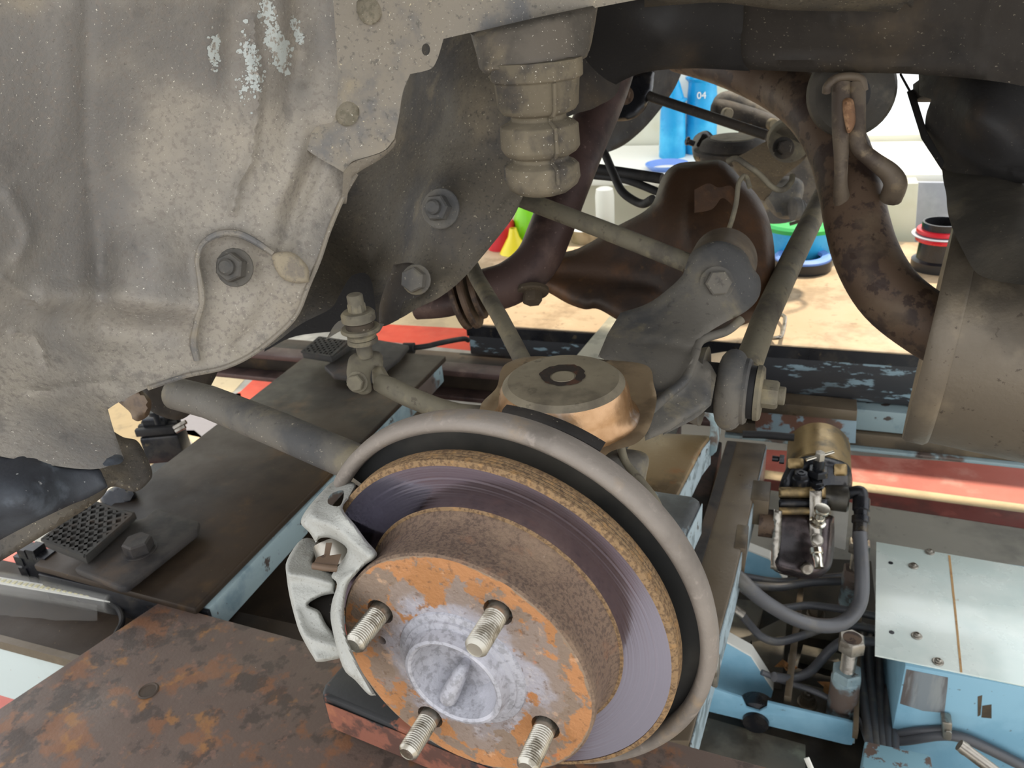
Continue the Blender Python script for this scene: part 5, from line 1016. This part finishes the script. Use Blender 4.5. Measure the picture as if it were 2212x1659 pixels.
# pump on the far left, half hidden by the sill
lp = thing('left_pump', 'black oily pump block glimpsed beyond the sill flange at left', 'pump', onZ(360, 1010, .3))
q0 = P(318, 1005, 1.58); lx, ly = Vector((.92, .38, 0)), Vector((-.38, .92, 0))
mb = MB(); boxv(mb, q0, lx*.078, ly*.05, (0, 0, .062)); mb.build('block', m_black2, lp, 35, .006)
for k in range(3): mb = MB(); boxv(mb, q0+UP*.064+ly*(.002+.017*k)-lx*.004, lx*.076, ly*.012, (0, 0, .016)); mb.build('cooling_rib', m_rubber, lp, 35, .002)
mb = MB(); boxv(mb, q0+UP*.078+lx*.012+ly*.01, lx*.045, ly*.03, (0, 0, .020)); mb.build('upper_block', m_black2, lp, 35, .003)
mb = MB(); lathe(mb, [(0, 0), (.006, 0), (.006, .02), (.013, .022), (.013, .03), (0, .03)], P(342, 915, 1.54), UP, 20); mb.build('cap_screw', m_black2, lp)
mb = MB(); tube(mb, pt((376, 925, 1.53), (402, 911, 1.53)), .0045, 10, smooth=False); mb.build('prong', m_steel, lp)
mb = MB(); tube(mb, pt((380, 932, 1.53), (400, 921, 1.53)), .0045, 10, smooth=False); mb.build('prong', m_steel, lp)

q = P(350, 1010, 1.62); mb = MB(); box(mb, q.x-.03, q.x+.03, q.y-.03, q.y+.03, 0, q.z); mb.build('mounting_foot', m_black2, lp)
# ------------------------------------------------------------------ things on and beyond the far runway
Zd = .5505
rg = thing('turntable_ring', 'black round base with cornflower blue ring on the far tan deck', 'ring', onZ(1732, 580, Zd))
c_ = onZ(1732, 578, Zd); mb = MB(); lathe(mb, [(.050, 0), (.070, 0), (.071, .004), (.071, .026), (.050, .026)], c_, UP, 56, closed=True); mb.build('base', m_blk, rg)
mb = MB(); lathe(mb, [(.044, .026), (.068, .026), (.068, .031), (.060, .036), (.046, .034)], c_, UP, 56, closed=True); mb.build('ring', m_bluep, rg, label='cornflower blue ring')
mb = MB(); lathe(mb, [(.0, .001), (.05, .001), (.05, .004), (0, .004)], c_, UP, 40); mb.build('inside_floor', m_blk, rg)
so_ = thing('pipe_socket', 'black plastic pipe socket with a red clamp ring on the deck', 'pipe socket', onZ(2016, 590, Zd))
c_ = onZ(2022, 578, Zd); mb = MB(); lathe(mb, [(.040, 0), (.058, 0), (.058, .022), (.048, .026), (.046, .07), (.046, .115), (.041, .115), (.040, .02)], c_, UP, 48, closed=True); mb.build('socket', m_blk, so_)
for h in (.070, .088): mb = MB(); lathe(mb, [(.046, 0), (.056, .001), (.057, .005), (.055, .010), (.046, .011)], c_+UP*h, UP, 48, closed=True); mb.build('clamp_ring', m_redp, so_)
mb = MB(); lathe(mb, [(.046, 0), (.066, .001), (.066, .003), (.046, .004)], c_+UP*.083, UP, 48, closed=True); mb.build('pale_washer', m_grey, so_)
bk = thing('bucket', 'bright blue plastic bucket with a green lid beyond the shock tube', 'bucket', onZ(1730, 545, Zd))
c_ = onZ(1726, 556, Zd)+Vector((0, .03, 0)); mb = MB(); lathe(mb, [(0, 0), (.090, 0), (.100, .075), (.104, .075), (.104, .080), (.0, .080)], c_, UP, 48); mb.build('pail', m_cyan, bk)
mb = MB(); lathe(mb, [(0, .080), (.107, .080), (.108, .090), (.100, .096), (0, .094)], c_, UP, 48); mb.build('lid', m_green, bk, label='green lid')
mb = MB(); lathe(mb, [(0, .0945), (.045, .0945), (.042, .102), (0, .103)], c_+Vector((-.005, .01, 0)), UP, 24); mb.build('tape_roll', m_whitew, bk)
one('green_crate', 'green plastic crate behind the blue bucket', 'crate', box(MB(), c_.x-.16, c_.x+.16, 2.28, 2.45, .42, .70), m_green, 35, .004)
one('cart', 'low tan wheeled cart top behind the far runway', 'cart', box(MB(), -1.3, .7, 2.2, 2.7, .38, .4195), m_tan, 35, .004)
bn = thing('white_bench', 'long white workbench below the window', 'workbench', (.6, 3.1, 0))
mb = MB(); box(mb, -2.2, 3.2, 2.84, 3.38, .56, .60); mb.build('top', m_whitew, bn, 35, .004)
for x in (-2.1, -.5, 1.0, 3.1): mb = MB(); box(mb, x-.03, x+.03, 2.9, 2.96, 0, .56); mb.build('leg', m_whitew, bn)
mb = MB(); box(mb, -2.1, 3.1, 3.0, 3.03, .05, .54); mb.build('front_panel', m_wall, bn)
def onb(x, y): return onZ(x, y, .60)
def bottle(label, x, y, h, r, mat, text=None):
    b = onb(x, y); t = thing('bottle', label, 'bottle', b)
    mb = MB(); lathe(mb, [(0, 0), (r, 0), (r*1.02, h*.02), (r*.95, h*.5), (r*.88, h*.66), (r*.9, h*.68), (r*.55, h*.88), (r*.3, h), (0, h)], b, UP, 36); mb.build('shell', mat, t)
    mb = MB(); lathe(mb, [(r*.88, h*.66), (r*1.05, h*.69), (r*1.05, h*.71), (r*.85, h*.72)], b, UP, 36, closed=True); mb.build('collar', mat, t)
    if text:
        cu = bpy.data.curves.new('marking', 'FONT'); cu.body = text; cu.size = .035; cu.extrude = .0006; cu.align_x = 'CENTER'; cu.materials.append(m_whitew)
        tmp = bpy.data.objects.new('tmp', cu); C.objects.link(tmp); bpy.context.view_layer.update(); me = bpy.data.meshes.new_from_object(tmp); bpy.data.objects.remove(tmp); o = bpy.data.objects.new('marking', me); C.objects.link(o); o.parent = t; dn = (CAM-b); dn.z = 0; dn.normalize()
        o.location = dn*(r*1.0)+UP*(h*.52); o.rotation_euler = (R_(90), 0, math.atan2(dn.y, dn.x)+R_(90))
bottle('tall blue bottle with white marking on the bench', 1512, 328, .40, .062, m_cyan, '04')
bottle('blue bottle half hidden by the window post', 1452, 338, .30, .05, m_cyan)
rr = onb(1440, 364); one('ring_tray', 'white round tray with a dark blue rim on the bench', 'tray', lathe(MB(), [(0, 0), (.06, 0), (.075, .02), (.078, .02), (.078, .016), (.06, -.0)], rr, UP, 40), m_bluep)
pst = one('window_post', 'white post standing between the two blue bottles', 'post', box(MB(), onb(1467, 336).x-.025, onb(1467, 336).x+.025, 3.20, 3.25, .60, 1.5), m_whitew)
one('cream_carton', 'cream cardboard carton in front of the bench beside the pipe bend', 'carton', prism(MB(), [onY(x, y, 2.75) for x, y in ((1898, 398), (1984, 396), (1974, 545), (1896, 545))], (0, .08, 0)), m_wall, 35, .002)
one('grey_board', 'blue grey board standing under the bench edge', 'board', prism(MB(), [onY(x, y, 2.78) for x, y in ((1980, 394), (2120, 396), (2110, 560), (1972, 560))], (0, .02, 0)), m_grey, 35, .002)
Zc = .42
def onc(x, y): return onZ(x, y, Zc)
b = onc(1085, 535); one('red_can', 'bright red can left of the red brown exhaust pipe', 'can', lathe(MB(), [(0, 0), (.05, 0), (.05, .09), (.045, .10), (0, .10)], b, UP, 32), m_redp)
b = onc(1112, 545); one('yellow_funnel', 'bright yellow funnel in front of the red can', 'funnel', lathe(MB(), [(.05, 0), (.052, 0), (.02, .055), (.012, .085), (.010, .085), (.018, .055)], b, UP, 32, closed=True), m_yel)
b = onc(1145, 530); one('green_jug', 'lime green jug between red can and exhaust pipe', 'jug', lathe(MB(), [(0, 0), (.045, 0), (.05, .10), (.03, .15), (.018, .17), (0, .17)], b, UP, 32), m_lime)
b = onc(1308, 500); one('white_jug', 'tall white glaring jug above the slanting link', 'jug', lathe(MB(), [(0, 0), (.033, 0), (.034, .13), (.03, .155), (.02, .16), (0, .16)], b, UP, 32), m_whitew)
b = onc(1265, 520); one('tin_foil_tub', 'shiny crumpled metal tub below the slanting link', 'tub', lathe(MB(), [(0, 0), (.05, 0), (.065, .05), (.055, .06), (0, .045)], b, UP, 11), m_silver)
